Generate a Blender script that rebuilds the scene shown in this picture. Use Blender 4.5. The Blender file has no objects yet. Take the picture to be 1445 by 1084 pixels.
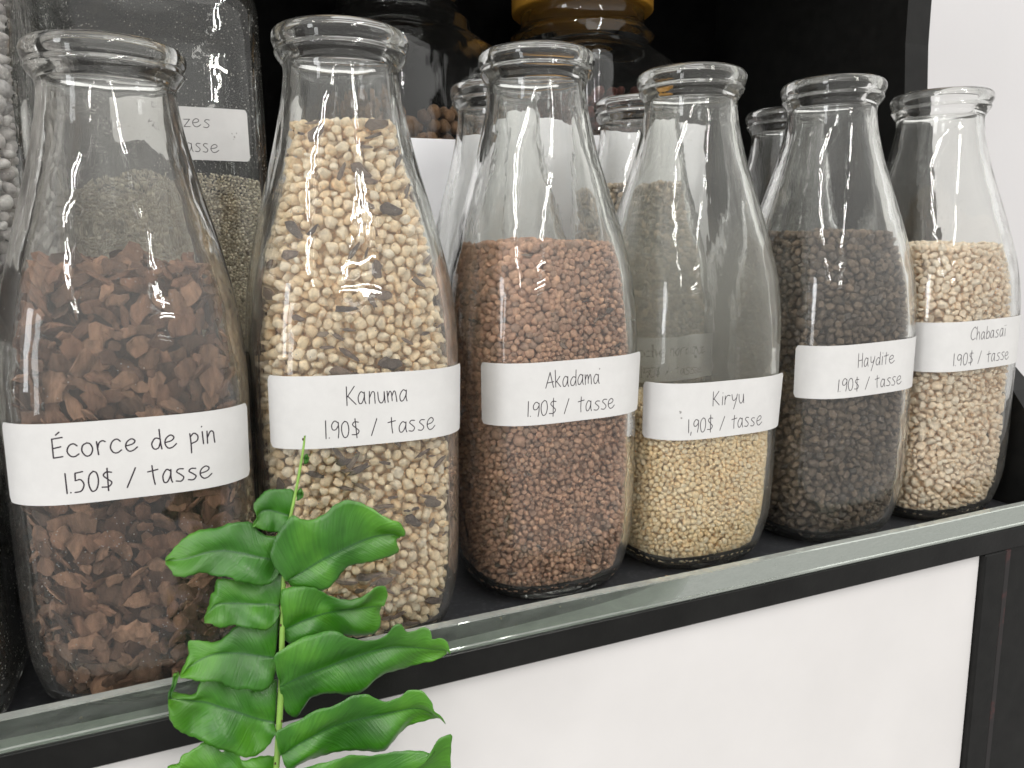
import bpy, math, random
import numpy as np
from mathutils import Vector, Matrix, Euler

# ------------------------------------------------------------------ camera, world, lamps, exposure
S = 0.001                                    # everything below is written in millimetres
scene = bpy.context.scene
col = scene.collection
cam_d = bpy.data.cameras.new('camera'); cam = bpy.data.objects.new('camera', cam_d); col.objects.link(cam)
right = Vector((0.9198, -0.3920, -0.0148)); up = Vector((0.0826, 0.1566, 0.9842)); fwd = Vector((0.3835, 0.9065, -0.1764))
m = Matrix((right, up, -fwd)).transposed().to_4x4()
m.translation = Vector((28.609, -309.70, 174.37)) * S
cam.matrix_world = m
cam_d.sensor_width = 36.0; cam_d.lens = 36.0 * 1116.8 / 1445.0
cam_d.clip_start = 0.005; cam_d.clip_end = 60.0
cam_d.dof.use_dof = True; cam_d.dof.focus_distance = 0.36; cam_d.dof.aperture_fstop = 30.0
scene.camera = cam

world = bpy.data.worlds.new("World"); scene.world = world; world.use_nodes = True
wn = world.node_tree.nodes; wl = world.node_tree.links
bg = wn['Background']
tc = wn.new('ShaderNodeTexCoord'); sep = wn.new('ShaderNodeSeparateXYZ'); wl.new(tc.outputs['Generated'], sep.inputs[0])
mr = wn.new('ShaderNodeMapRange'); mr.inputs['From Min'].default_value = -1; mr.inputs['From Max'].default_value = 1
wl.new(sep.outputs['Z'], mr.inputs['Value'])
ramp = wn.new('ShaderNodeValToRGB'); wl.new(mr.outputs['Result'], ramp.inputs['Fac'])
e = ramp.color_ramp.elements; e[0].position = 0.0; e[0].color = (.32, .31, .30, 1); e[1].position = 1.0; e[1].color = (1.0, .99, .97, 1)
x = ramp.color_ramp.elements.new(0.42); x.color = (.44, .43, .42, 1)
x = ramp.color_ramp.elements.new(0.62); x.color = (.78, .77, .755, 1)
wl.new(ramp.outputs['Color'], bg.inputs['Color'])
bg.inputs['Strength'].default_value = 1.0

def lamp(name, loc, size, size_y, power, look, colr=(1, .97, .93)):
    d = bpy.data.lights.new(name, 'AREA'); d.shape = 'RECTANGLE'; d.size = size; d.size_y = size_y
    d.energy = power; d.color = colr
    o = bpy.data.objects.new(name, d); col.objects.link(o); o.location = loc
    v = (Vector(look) - Vector(loc)).normalized()
    o.rotation_euler = v.to_track_quat('-Z', 'Y').to_euler()
    return o
# the shop's ceiling strip lights, in front of the shelf
for lx in (-1.45, .75):
    for ly in (-1.3, -2.9, -4.7):
        for dx in (-.07, .07):
            d = bpy.data.lights.new('strip_light', 'AREA'); d.shape = 'RECTANGLE'; d.size = .035; d.size_y = 1.15
            d.energy = 8; d.color = (1, .975, .94)
            o = bpy.data.objects.new('strip_light', d); col.objects.link(o)
            o.location = (lx + dx, ly, 1.75)
soft = lamp('ceiling_panel', (0.1, -1.3, 2.0), 1.2, .8, 4, (0.2, 0, 0.1))

lamp('reflection_panel', (-3.6, -2.0, .75), .7, 1.7, 32.0, (0.1, 0, .2), (.97, .98, 1))  # soft side lamp added for broad white reflections on the bottle shoulders
for dz in (0, .16, .75): lamp('far_strip_light', (.9, -4.6, 1.05+dz), .75, .05, 32.0*.16, (0.2, 0, .2))

vs = scene.view_settings; vs.view_transform = 'Standard'; vs.look = 'None'; vs.exposure = 0.28; vs.gamma = 1
scene.render.engine = 'CYCLES'
cy = scene.cycles
cy.max_bounces = 20; cy.transmission_bounces = 18; cy.glossy_bounces = 6; cy.diffuse_bounces = 8; cy.transparent_max_bounces = 16
cy.caustics_reflective = True; cy.caustics_refractive = True; cy.blur_glossy = 0.3; cy.sample_clamp_indirect = 6.0
cy.use_denoising = True
try: cy.denoiser = 'OPENIMAGEDENOISE'
except Exception: pass

rng = np.random.default_rng(7); random.seed(7)
# ------------------------------------------------------------------ helpers
def mesh_from(name, V, F, smooth=True, mats=None, midx=None):
    """V (n,3) in mm, F a list of faces or an (m,3|4) int array"""
    me = bpy.data.meshes.new(name)
    V = np.asarray(V, dtype=np.float64) * S
    if isinstance(F, np.ndarray):
        k = F.shape[1]
        me.vertices.add(len(V)); me.vertices.foreach_set('co', V.astype(np.float32).ravel())
        me.loops.add(F.size); me.loops.foreach_set('vertex_index', F.astype(np.int32).ravel())
        me.polygons.add(len(F)); me.polygons.foreach_set('loop_start', np.arange(0, F.size, k, dtype=np.int32))
        try: me.polygons.foreach_set('loop_total', np.full(len(F), k, dtype=np.int32))
        except Exception: pass
        me.update(calc_edges=True)
    else:
        me.from_pydata(V.tolist(), [], [list(f) for f in F]); me.update()
    if smooth: me.polygons.foreach_set('use_smooth', np.ones(len(me.polygons), dtype=bool))
    for mt in (mats or []): me.materials.append(mt)
    if midx is not None: me.polygons.foreach_set('material_index', np.asarray(midx, dtype=np.int32))
    me.validate(); me.update()
    return me

def link(name, me, parent=None, label=None, cat=None, group=None, kind=None, loc=None):
    o = bpy.data.objects.new(name, me); col.objects.link(o)
    if parent is not None: o.parent = parent
    if label: o['label'] = label
    if cat: o['category'] = cat
    if group: o['group'] = group
    if kind: o['kind'] = kind
    if loc is not None: o.location = Vector(loc) * S
    return o

def box(x0, x1, y0, y1, z0, z1, bevel=0.6):
    """a box with chamfered edges, as V, F"""
    b = min(bevel, (x1-x0)*.3, (y1-y0)*.3, (z1-z0)*.3)
    V = []; idx = {}
    for sx in (0, 1):
        for sy in (0, 1):
            for sz in (0, 1):
                X = (x0, x1)[sx]; Y = (y0, y1)[sy]; Z = (z0, z1)[sz]
                ix = b if sx == 0 else -b; iy = b if sy == 0 else -b; iz = b if sz == 0 else -b
                idx[sx, sy, sz, 'x'] = len(V); V.append((X, Y+iy, Z+iz))
                idx[sx, sy, sz, 'y'] = len(V); V.append((X+ix, Y, Z+iz))
                idx[sx, sy, sz, 'z'] = len(V); V.append((X+ix, Y+iy, Z))
    F = []
    I = lambda sx, sy, sz, a: idx[sx, sy, sz, a]
    for s in (0, 1):
        F.append([I(s,0,0,'x'), I(s,1,0,'x'), I(s,1,1,'x'), I(s,0,1,'x')])
        F.append([I(0,s,0,'y'), I(1,s,0,'y'), I(1,s,1,'y'), I(0,s,1,'y')])
        F.append([I(0,0,s,'z'), I(1,0,s,'z'), I(1,1,s,'z'), I(0,1,s,'z')])
    for a in (0, 1):
        for b_ in (0, 1):
            F.append([I(a,b_,0,'x'), I(a,b_,1,'x'), I(a,b_,1,'y'), I(a,b_,0,'y')])
            F.append([I(a,0,b_,'x'), I(a,1,b_,'x'), I(a,1,b_,'z'), I(a,0,b_,'z')])
            F.append([I(0,a,b_,'y'), I(1,a,b_,'y'), I(1,a,b_,'z'), I(0,a,b_,'z')])
            for c in (0, 1): F.append([I(a,b_,c,'x'), I(a,b_,c,'y'), I(a,b_,c,'z')])
    # outward winding
    c0 = np.array([(x0+x1)/2, (y0+y1)/2, (z0+z1)/2]); Va = np.array(V); out = []
    for f in F:
        p = Va[f]; n = np.cross(p[1]-p[0], p[2]-p[0])
        out.append(f if np.dot(n, p.mean(0)-c0) > 0 else f[::-1])
    return V, out

def add_box(name, args, mat, parent=None, bevel=0.6, **k):
    V, F = box(*args, bevel=bevel)
    return link(name, mesh_from(name, V, F, smooth=False, mats=[mat]), parent, **k)

# ------------------------------------------------------------------ materials
def new_mat(name):
    mt = bpy.data.materials.new(name); mt.use_nodes = True
    nt = mt.node_tree; nt.nodes.clear()
    out = nt.nodes.new('ShaderNodeOutputMaterial')
    return mt, nt, out
def N(nt, t, **k):
    n = nt.nodes.new(t)
    for a, b in k.items():
        if a in n.inputs: n.inputs[a].default_value = b
        else: setattr(n, a, b)
    return n
def noise(nt, scale, detail=3, rough=.5, coord='Object', dist=0):
    t = nt.nodes.new('ShaderNodeTexCoord'); n = nt.nodes.new('ShaderNodeTexNoise')
    n.inputs['Scale'].default_value = scale; n.inputs['Detail'].default_value = detail; n.inputs['Roughness'].default_value = rough
    n.inputs['Distortion'].default_value = dist
    nt.links.new(t.outputs[coord], n.inputs['Vector'])
    return n
def ramp_(nt, src, stops):
    r = nt.nodes.new('ShaderNodeValToRGB'); nt.links.new(src, r.inputs['Fac'])
    el = r.color_ramp.elements
    el[0].position, el[0].color = stops[0][0], tuple(stops[0][1]) + (1,) if len(stops[0][1]) == 3 else stops[0][1]
    el[1].position, el[1].color = stops[-1][0], tuple(stops[-1][1]) + (1,)
    for p, c in stops[1:-1]:
        q = el.new(p); q.color = tuple(c) + (1,)
    return r
def srgb(r, g, b):
    f = lambda v: (v/255/12.92) if v/255 <= .04045 else ((v/255+.055)/1.055)**2.4
    return (f(r), f(g), f(b))

def simple(name, colr, rough=.5, spec=.5, bump=0, bscale=400, var=.1, vscale=60):
    mt, nt, out = new_mat(name)
    b = N(nt, 'ShaderNodeBsdfPrincipled'); b.inputs['Roughness'].default_value = rough
    b.inputs['Specular IOR Level'].default_value = spec
    n = noise(nt, vscale, 5, .6)
    c = np.array(colr)
    r = ramp_(nt, n.outputs['Fac'], [(.3, tuple(c*(1-var))), (.7, tuple(np.minimum(c*(1+var), .95)))])
    nt.links.new(r.outputs['Color'], b.inputs['Base Color'])
    if bump:
        n2 = noise(nt, bscale, 6, .65); bp = N(nt, 'ShaderNodeBump'); bp.inputs['Strength'].default_value = bump
        bp.inputs['Distance'].default_value = .0004
        nt.links.new(n2.outputs['Fac'], bp.inputs['Height']); nt.links.new(bp.outputs['Normal'], b.inputs['Normal'])
    nt.links.new(b.outputs[0], out.inputs[0])
    return mt

def glass_mat(name, dust=.04, speck=.5, rough=0.0, tint=(.985, .988, .98), wave=.55, zfade=None, sgt=.57, sth=.11, dustcol=(.62, .60, .55), dscale=22, sharp=(.35, .75)):
    mt, nt, out = new_mat(name)
    g = N(nt, 'ShaderNodeBsdfGlass'); g.inputs['IOR'].default_value = 1.5; g.inputs['Roughness'].default_value = rough
    g.inputs['Color'].default_value = tint + (1,)
    # wavy old pressed glass: a slow ripple plus faint vertical draw lines
    n1 = noise(nt, 28, 2, .5); bp = N(nt, 'ShaderNodeBump'); bp.inputs['Strength'].default_value = wave; bp.inputs['Distance'].default_value = .0022
    nt.links.new(n1.outputs['Fac'], bp.inputs['Height'])
    t = nt.nodes.new('ShaderNodeTexCoord'); mp = N(nt, 'ShaderNodeMapping'); mp.inputs['Scale'].default_value = (260, 260, 14)
    nt.links.new(t.outputs['Object'], mp.inputs['Vector'])
    n3 = N(nt, 'ShaderNodeTexNoise'); n3.inputs['Scale'].default_value = 1; n3.inputs['Detail'].default_value = 2
    nt.links.new(mp.outputs[0], n3.inputs['Vector'])
    bp2 = N(nt, 'ShaderNodeBump'); bp2.inputs['Strength'].default_value = wave*.35; bp2.inputs['Distance'].default_value = .0003
    nt.links.new(n3.outputs['Fac'], bp2.inputs['Height']); nt.links.new(bp.outputs['Normal'], bp2.inputs['Normal'])
    nt.links.new(bp2.outputs['Normal'], g.inputs['Normal'])
    d = N(nt, 'ShaderNodeBsdfDiffuse'); d.inputs['Color'].default_value = dustcol + (1,)
    tr = N(nt, 'ShaderNodeBsdfTranslucent'); tr.inputs['Color'].default_value = dustcol + (1,)
    dm = N(nt, 'ShaderNodeMixShader'); dm.inputs[0].default_value = .45
    nt.links.new(d.outputs[0], dm.inputs[1]); nt.links.new(tr.outputs[0], dm.inputs[2])
    n2 = noise(nt, dscale, 6, .62)
    mr = N(nt, 'ShaderNodeMapRange'); mr.inputs['From Min'].default_value = sharp[0]; mr.inputs['From Max'].default_value = sharp[1]
    mr.inputs['To Min'].default_value = dust*.35; mr.inputs['To Max'].default_value = dust*1.6
    nt.links.new(n2.outputs['Fac'], mr.inputs['Value'])
    fac = mr.outputs['Result']
    if zfade:
        so = N(nt, 'ShaderNodeSeparateXYZ'); nt.links.new(t.outputs['Object'], so.inputs[0])
        zr = N(nt, 'ShaderNodeMapRange', interpolation_type='SMOOTHSTEP'); zr.inputs['From Min'].default_value = zfade[0]; zr.inputs['From Max'].default_value = zfade[1]
        zr.inputs['To Min'].default_value = 1; zr.inputs['To Max'].default_value = zfade[2]; nt.links.new(so.outputs['Z'], zr.inputs['Value'])
        z2 = N(nt, 'ShaderNodeMapRange', interpolation_type='SMOOTHSTEP'); z2.inputs['From Min'].default_value = .085; z2.inputs['From Max'].default_value = .1
        z2.inputs['To Min'].default_value = .15; z2.inputs['To Max'].default_value = 1; nt.links.new(so.outputs['Z'], z2.inputs['Value'])
        m0 = N(nt, 'ShaderNodeMath', operation='MULTIPLY'); nt.links.new(zr.outputs[0], m0.inputs[0]); nt.links.new(z2.outputs[0], m0.inputs[1])
        m1 = N(nt, 'ShaderNodeMath', operation='MULTIPLY'); nt.links.new(m0.outputs[0], m1.inputs[0]); nt.links.new(fac, m1.inputs[1]); fac = m1.outputs[0]
    if speck:
        v = nt.nodes.new('ShaderNodeTexVoronoi'); v.inputs['Scale'].default_value = 420
        nt.links.new(t.outputs['Object'], v.inputs['Vector'])
        lt = N(nt, 'ShaderNodeMath', operation='LESS_THAN'); lt.inputs[1].default_value = sth
        nt.links.new(v.outputs['Distance'], lt.inputs[0])
        n4 = noise(nt, 55, 2, .5); gt = N(nt, 'ShaderNodeMath', operation='GREATER_THAN'); gt.inputs[1].default_value = sgt
        nt.links.new(n4.outputs['Fac'], gt.inputs[0])
        mu = N(nt, 'ShaderNodeMath', operation='MULTIPLY'); nt.links.new(lt.outputs[0], mu.inputs[0]); nt.links.new(gt.outputs[0], mu.inputs[1])
        mu2 = N(nt, 'ShaderNodeMath', operation='MULTIPLY'); mu2.inputs[1].default_value = speck; nt.links.new(mu.outputs[0], mu2.inputs[0])
        ad = N(nt, 'ShaderNodeMath', operation='MAXIMUM'); nt.links.new(mu2.outputs[0], ad.inputs[0]); nt.links.new(fac, ad.inputs[1]); fac = ad.outputs[0]
    mx = N(nt, 'ShaderNodeMixShader'); nt.links.new(fac, mx.inputs[0])
    nt.links.new(g.outputs[0], mx.inputs[1]); nt.links.new(dm.outputs[0], mx.inputs[2])
    nt.links.new(mx.outputs[0], out.inputs[0])
    return mt

def grain_mat(name, stops, rough=.9, single=False, bump=.5, bscale=1500, stretch=None, amp=(.72, 1.18)):
    """stops: colours for the tone 0..1 each grain carries"""
    mt, nt, out = new_mat(name)
    b = N(nt, 'ShaderNodeBsdfPrincipled'); b.inputs['Roughness'].default_value = rough; b.inputs['Specular IOR Level'].default_value = .25
    if single:
        a = nt.nodes.new('ShaderNodeObjectInfo'); src = a.outputs['Random']
    else:
        a = nt.nodes.new('ShaderNodeAttribute'); a.attribute_name = 'tone'; src = a.outputs['Fac']
    r = ramp_(nt, src, [(i/(len(stops)-1), s) for i, s in enumerate(stops)])
    n = noise(nt, bscale*.35*(.004 if single else 1), 4, .6)
    t = N(nt, 'ShaderNodeNewGeometry'); n.inputs['Scale'].default_value = bscale*.35
    pos = t.outputs['Position']
    if stretch:
        mp = N(nt, 'ShaderNodeMapping'); mp.inputs['Scale'].default_value = stretch; mp.inputs['Rotation'].default_value = (.5, .35, 0); nt.links.new(pos, mp.inputs['Vector']); pos = mp.outputs[0]
    nt.links.new(pos, n.inputs['Vector'])
    mr = N(nt, 'ShaderNodeMapRange'); mr.inputs['From Min'].default_value = .3; mr.inputs['From Max'].default_value = .7
    mr.inputs['To Min'].default_value = amp[0]; mr.inputs['To Max'].default_value = amp[1]
    nt.links.new(n.outputs['Fac'], mr.inputs['Value'])
    mx = N(nt, 'ShaderNodeMix', data_type='RGBA', blend_type='MULTIPLY'); mx.inputs[0].default_value = 1
    nt.links.new(r.outputs['Color'], mx.inputs[6]); nt.links.new(mr.outputs['Result'], mx.inputs[7])
    nt.links.new(mx.outputs[2], b.inputs['Base Color'])
    n2 = N(nt, 'ShaderNodeTexNoise'); n2.inputs['Scale'].default_value = bscale; n2.inputs['Detail'].default_value = 3
    nt.links.new(pos, n2.inputs['Vector'])
    bp = N(nt, 'ShaderNodeBump'); bp.inputs['Strength'].default_value = bump; bp.inputs['Distance'].default_value = .0003
    nt.links.new(n2.outputs['Fac'], bp.inputs['Height']); nt.links.new(bp.outputs['Normal'], b.inputs['Normal'])
    nt.links.new(b.outputs[0], out.inputs[0])
    return mt

# ------------------------------------------------------------------ rounded-square vessels
def se_k(c, s, n): return (np.abs(c)**n + np.abs(s)**n)**(-1.0/n)
def ring(z, w, n, NA, phase=0):
    a = np.linspace(0, 2*np.pi, NA, endpoint=False) + phase
    c, s = np.cos(a), np.sin(a); k = se_k(c, s, n)*w
    return np.stack([k*c, k*s, np.full(NA, float(z))], 1)
def cat_rom(P, m=6):
    P = np.array(P, float); Q = np.vstack([2*P[0]-P[1], P, 2*P[-1]-P[-2]]); out = []
    for i in range(1, len(Q)-2):
        for t in np.linspace(0, 1, m, endpoint=False):
            a, b, c, d = Q[i-1], Q[i], Q[i+1], Q[i+2]
            out.append(.5*((2*b) + (-a+c)*t + (2*a-5*b+4*c-d)*t*t + (-a+3*b-3*c+d)*t**3))
    out.append(P[-1]); return np.array(out)
def vessel(name, prof, mats, midx_from, NA=128, close=True):
    """prof: rows (z, w, n) running up outside, over the rim and down inside to the floor centre; faces past row midx_from take material 1"""
    R = [ring(max(0, z) if i == 0 else z, w, n, NA) for i, (z, w, n) in enumerate(prof)]
    V = np.vstack(R); nr = len(R)
    i = np.arange(nr-1)[:, None]*NA; j = np.arange(NA)[None, :]; j2 = (j+1) % NA
    F = np.stack([i+j, i+j2, i+NA+j2, i+NA+j], -1).reshape(-1, 4)
    mi = np.repeat((np.arange(nr-1) >= midx_from).astype(int), NA)
    tri = []
    c0 = len(V); V = np.vstack([V, [[0, 0, prof[0][0]], [0, 0, prof[-1][0]]]])
    Fl = F.tolist()
    for q in range(NA):
        Fl.append([c0, (q+1) % NA, q]); Fl.append([c0+1, (nr-1)*NA+q, (nr-1)*NA+(q+1) % NA])
    mi = np.concatenate([mi, np.tile([0, 1], NA)])
    return mesh_from(name, V, Fl, mats=mats, midx=mi)

# bottle profile: z, half width
BW = [(0.6,30),(0,33.5),(1.0,36.2),(4,38.4),(9,40.0),(15,41.2),(24,42.3),(36,42.9),(52,43.4),(75,43.6),(100,43.6),(126,43.6),(142,42.9),(157,41.3),(172,38.6),(188,35.1),(202,31.6),(216,28.3),(230,25.4),(239,24.1)]
BW2 = BW + [(243,24.0),(244.6,24.6),(246.5,26.0),(248.6,27.2),(250,27.0),(250.7,26.8),(251.4,27.4),(253.4,28.1),(255.6,28.1),(257.4,27.1),(258.5,25.4),(258.8,23.8),(258.2,22.4),(256,21.2),(252,20.7),(246,20.6)]
def nexp(z):
    return float(np.interp(z, [0, 8, 30, 130, 160, 190, 215, 232], [2.3, 3.0, 3.7, 3.7, 3.3, 2.6, 2.15, 2.0]))
def out_w(z):
    a = np.array(BW[1:]); return np.interp(z, a[:, 0], a[:, 1])
WALL = 3.0
def in_w(z):
    z = np.asarray(z, float)
    base = np.interp(z, [3.9, 5, 7, 11, 19, 36], [22, 31.5, 35.2, 37.8, 39.2, 40.2])
    o = out_w(z) - np.interp(z, [110, 150, 185, 215, 240], [WALL, 4.0, 4.9, 4.8, 3.6])
    return np.where(z < 36, np.minimum(base, np.maximum(o, 1)), o)
def bottle_mesh(name, mats, zs=1.0):
    outer = cat_rom(BW2, 5)
    zi = [240, 232, 224, 216, 206, 196, 186, 176, 166, 156, 146, 134, 120, 100, 80, 60, 46, 36, 28, 22, 17, 13, 10.5, 8, 6.2, 5]
    rows = [(z*zs, w, nexp(z) if w < 100 else 2) for z, w in outer]
    k = len(rows) - 22
    rows += [(z*zs, float(in_w(z)), nexp(z)) for z in zi]
    rows += [(4.2*zs, 22, 2.4), (4.6*zs, 8, 2.0)]
    return vessel(name, rows, mats, k, NA=144)

# ------------------------------------------------------------------ grain shapes and packing
def ico(sub):
    import bmesh
    bm = bmesh.new(); bmesh.ops.create_icosphere(bm, subdivisions=sub, radius=1)
    V = np.array([v.co[:] for v in bm.verts]); F = np.array([[v.index for v in f.verts] for f in bm.faces]); bm.free()
    return V, F
def octa():
    V = [(1,0,0),(-1,0,0),(0,1,0),(0,-1,0),(0,0,1),(0,0,-1)]
    F = [(0,2,4),(2,1,4),(1,3,4),(3,0,4),(2,0,5),(1,2,5),(3,1,5),(0,3,5)]
    V = [np.array(v, float) for v in V]; cache = {}; G = []
    def mid(a, b):
        k = (min(a, b), max(a, b))
        if k not in cache:
            p = V[a]+V[b]; V.append(p/np.linalg.norm(p)); cache[k] = len(V)-1
        return cache[k]
    for a, b, c in F:
        d, e_, f = mid(a, b), mid(b, c), mid(c, a); G += [(a,d,f),(d,b,e_),(f,e_,c),(d,e_,f)]
    return np.array(V), np.array(G)
ICO1 = ico(2); OCT = octa(); ICO0 = ico(1)
def shapes(base, nvar, cuts, lo, hi, axes, r):
    """grain templates of outer radius about 1: a ball cut by random planes and squashed"""
    V0, F = base; out = []
    for k in range(nvar):
        V = V0.copy()
        for c in range(cuts):
            d = r.normal(size=3); d /= np.linalg.norm(d); h = r.uniform(lo, hi)
            t = V@d; V = V - np.clip(t-h, 0, None)[:, None]*d*.92
        for c in range(5):                    # lumps and hollows
            d = r.normal(size=3); d /= np.linalg.norm(d); t = np.clip(V@d, 0, None); V = V + np.outer(t**4, d)*r.uniform(-.36, .20)
        V = V*(1 + .055*r.normal(size=(len(V), 1)))
        V = V*np.array([1.0, r.uniform(*axes[0]), r.uniform(*axes[1])])
        V /= np.abs(np.linalg.norm(V, axis=1)).max()**.5
        out.append(V)
    return np.array(out), F
def rand_rot(n, r):
    q = r.normal(size=(n, 4)); q /= np.linalg.norm(q, axis=1)[:, None]
    w, x, y, z = q.T
    return np.stack([1-2*(y*y+z*z), 2*(x*y-z*w), 2*(x*z+y*w), 2*(x*y+z*w), 1-2*(x*x+z*z), 2*(y*z-x*w), 2*(x*z-y*w), 2*(y*z+x*w), 1-2*(x*x+y*y)], 1).reshape(n, 3, 3)

def pairs(P, cell):
    c = np.floor(P/cell).astype(np.int64); c -= c.min(0); dims = c.max(0)+3
    key = (c[:, 0]*dims[1] + c[:, 1])*dims[2] + c[:, 2]
    o = np.argsort(key, kind='stable'); ks = key[o]; I = []; J = []
    offs = [(dx, dy, dz) for dx in (-1, 0, 1) for dy in (-1, 0, 1) for dz in (-1, 0, 1) if (dx, dy, dz) > (0, 0, 0)]
    for off in [(0, 0, 0)] + offs:
        k2 = ks + (off[0]*dims[1] + off[1])*dims[2] + off[2]
        a = np.searchsorted(ks, k2, 'left'); b = np.searchsorted(ks, k2, 'right')
        n = b-a; tot = n.sum()
        if tot == 0: continue
        i = np.repeat(np.arange(len(P)), n); st = np.repeat(a, n); cs = np.cumsum(n)-n
        j = st + (np.arange(tot) - np.repeat(cs, n))
        if off == (0, 0, 0): m_ = j > i; i, j = i[m_], j[m_]
        I.append(o[i]); J.append(o[j])
    return np.concatenate(I), np.concatenate(J)

def pack(wfun, nfun, z0, topf, rad, layer, toplayer, r, cull, iters=28, fill=.62, zs=1.0):
    """relax balls of the radii rad() gives in the shell just inside a vessel wall and under its free surface"""
    zt = z0 + 1; zmax = float(topf(0, 0)) + 6
    # rejection-sample the shell
    W = float(np.max(wfun(np.linspace(z0, zmax, 40))))
    A = 400000; P = np.stack([r.uniform(-W, W, A), r.uniform(-W, W, A), r.uniform(z0, zmax, A)], 1)
    n = nfun(P[:, 2]); rho = (np.abs(P[:, 0])**n + np.abs(P[:, 1])**n)**(1/n); w = wfun(P[:, 2]); tp = topf(P[:, 0], P[:, 1])
    inside = (rho < w) & (P[:, 2] < tp)
    shell = inside & ((rho > w-layer) | (P[:, 2] > tp-toplayer)) & cull(P)
    vol = (2*W)**2*(zmax-z0)*shell.mean()
    R = rad(20000, P[:20000]); mv = (4/3*np.pi*R**3).mean(); cnt = int(vol*fill/mv)
    P = P[shell]
    while len(P) < cnt and len(P) > 0:            # small grains: sample the thin shell again
        Q = np.stack([r.uniform(-W, W, A), r.uniform(-W, W, A), r.uniform(z0, zmax, A)], 1)
        n = nfun(Q[:, 2]); rho = (np.abs(Q[:, 0])**n + np.abs(Q[:, 1])**n)**(1/n); w = wfun(Q[:, 2]); tp = topf(Q[:, 0], Q[:, 1])
        P = np.vstack([P, Q[(rho < w) & (Q[:, 2] < tp) & ((rho > w-layer) | (Q[:, 2] > tp-toplayer)) & cull(Q)]])
    P = P[:cnt]; R = rad(len(P), P)
    for it in range(iters):
        I, J = pairs(P, 2*R.max()) if it % 3 == 0 else (I, J)
        d = P[J]-P[I]; L = np.linalg.norm(d, axis=1)+1e-9; ov = (R[I]+R[J])*.97-L; k = ov > 0
        if k.any():
            mv_ = d[k]/L[k, None]*(ov[k]*.5)[:, None]
            for ax in range(3):
                P[:, ax] += np.bincount(J[k], mv_[:, ax], len(P))*.8 - np.bincount(I[k], mv_[:, ax], len(P))*.8
        # walls
        P[:, 2] = np.maximum(P[:, 2], z0+R*.9)
        n = nfun(P[:, 2]); rho = (np.abs(P[:, 0])**n + np.abs(P[:, 1])**n)**(1/n)+1e-9; w = wfun(P[:, 2])-R-.05
        f = np.minimum(1, w/rho); P[:, 0] *= f; P[:, 1] *= f
        inner = w-layer+R; g = (rho < inner) & (P[:, 2] < topf(P[:, 0], P[:, 1])-toplayer)
        s_ = np.where(g, 1+.25*(inner/rho-1), 1); s_ = np.clip(s_, 1, 1.3); P[:, 0] *= s_; P[:, 1] *= s_
        tp = topf(P[:, 0], P[:, 1]); P[:, 2] = np.where(P[:, 2] > tp-R*.6, tp-R*.6, P[:, 2])
    n = nfun(P[:, 2]); rho = (np.abs(P[:, 0])**n + np.abs(P[:, 1])**n)**(1/n); w = wfun(P[:, 2])
    return P, R, w-rho, topf(P[:, 0], P[:, 1])-P[:, 2]

def grains_mesh(name, P, R, T, F, mat, r, wfun=None, nfun=None, rots=None, tone=None, core=None):
    k = r.integers(0, len(T), len(P)); Q = rand_rot(len(P), r) if rots is None else rots
    V = np.einsum('nij,nvj->nvi', Q, T[k])*R[:, None, None] + P[:, None, :]
    nv = T.shape[1]; V = V.reshape(-1, 3)
    if wfun is not None: V = clampw(V, wfun, nfun)
    FF = (F[None] + (np.arange(len(P))*nv)[:, None, None]).reshape(-1, 3)
    tn = np.repeat(r.uniform(0, 1, len(P)) if tone is None else tone, nv)
    if core is not None:
        cv, cf = core; FF = np.vstack([FF, cf+len(V)]); V = np.vstack([V, cv]); tn = np.concatenate([tn, np.full(len(cv), .35)])
    me = mesh_from(name, V, FF, mats=[mat])
    a = me.attributes.new('tone', 'FLOAT', 'POINT'); a.data.foreach_set('value', tn.astype(np.float32))
    return me
def clampw(V, wfun, nfun, gap=.08):
    n = nfun(V[:, 2]); rho = (np.abs(V[:, 0])**n + np.abs(V[:, 1])**n)**(1/n)+1e-9; f = np.minimum(1, (wfun(V[:, 2])-gap)/rho)
    V = V.copy(); V[:, 0] *= f; V[:, 1] *= f; return V
def core_mesh(wfun, nfun, z0, topz, inset, NA=48, NZ=24):
    zs = np.linspace(z0+inset*.6, topz, NZ); R = [ring(z, max(float(wfun(np.array([z]))[0])-inset, 2), float(nfun(np.array([z]))[0]), NA) for z in zs]
    V = np.vstack(R + [np.array([[0, 0, zs[0]], [0, 0, zs[-1]]])]); F = []
    for i in range(NZ-1):
        for j in range(NA):
            a, b, c, d = i*NA+j, i*NA+(j+1) % NA, (i+1)*NA+(j+1) % NA, (i+1)*NA+j; F += [(a, b, c), (a, c, d)]
    b0 = NZ*NA
    for j in range(NA): F += [(b0, (j+1) % NA, j), (b0+1, (NZ-1)*NA+j, (NZ-1)*NA+(j+1) % NA)]
    return V, np.array(F)

CAMXY = np.array([28.6, -309.7, 174.4])
vnexp = lambda z: np.interp(z, [0, 8, 30, 130, 160, 190, 215, 232], [2.3, 3.0, 3.7, 3.7, 3.3, 2.6, 2.15, 2.0])

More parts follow.
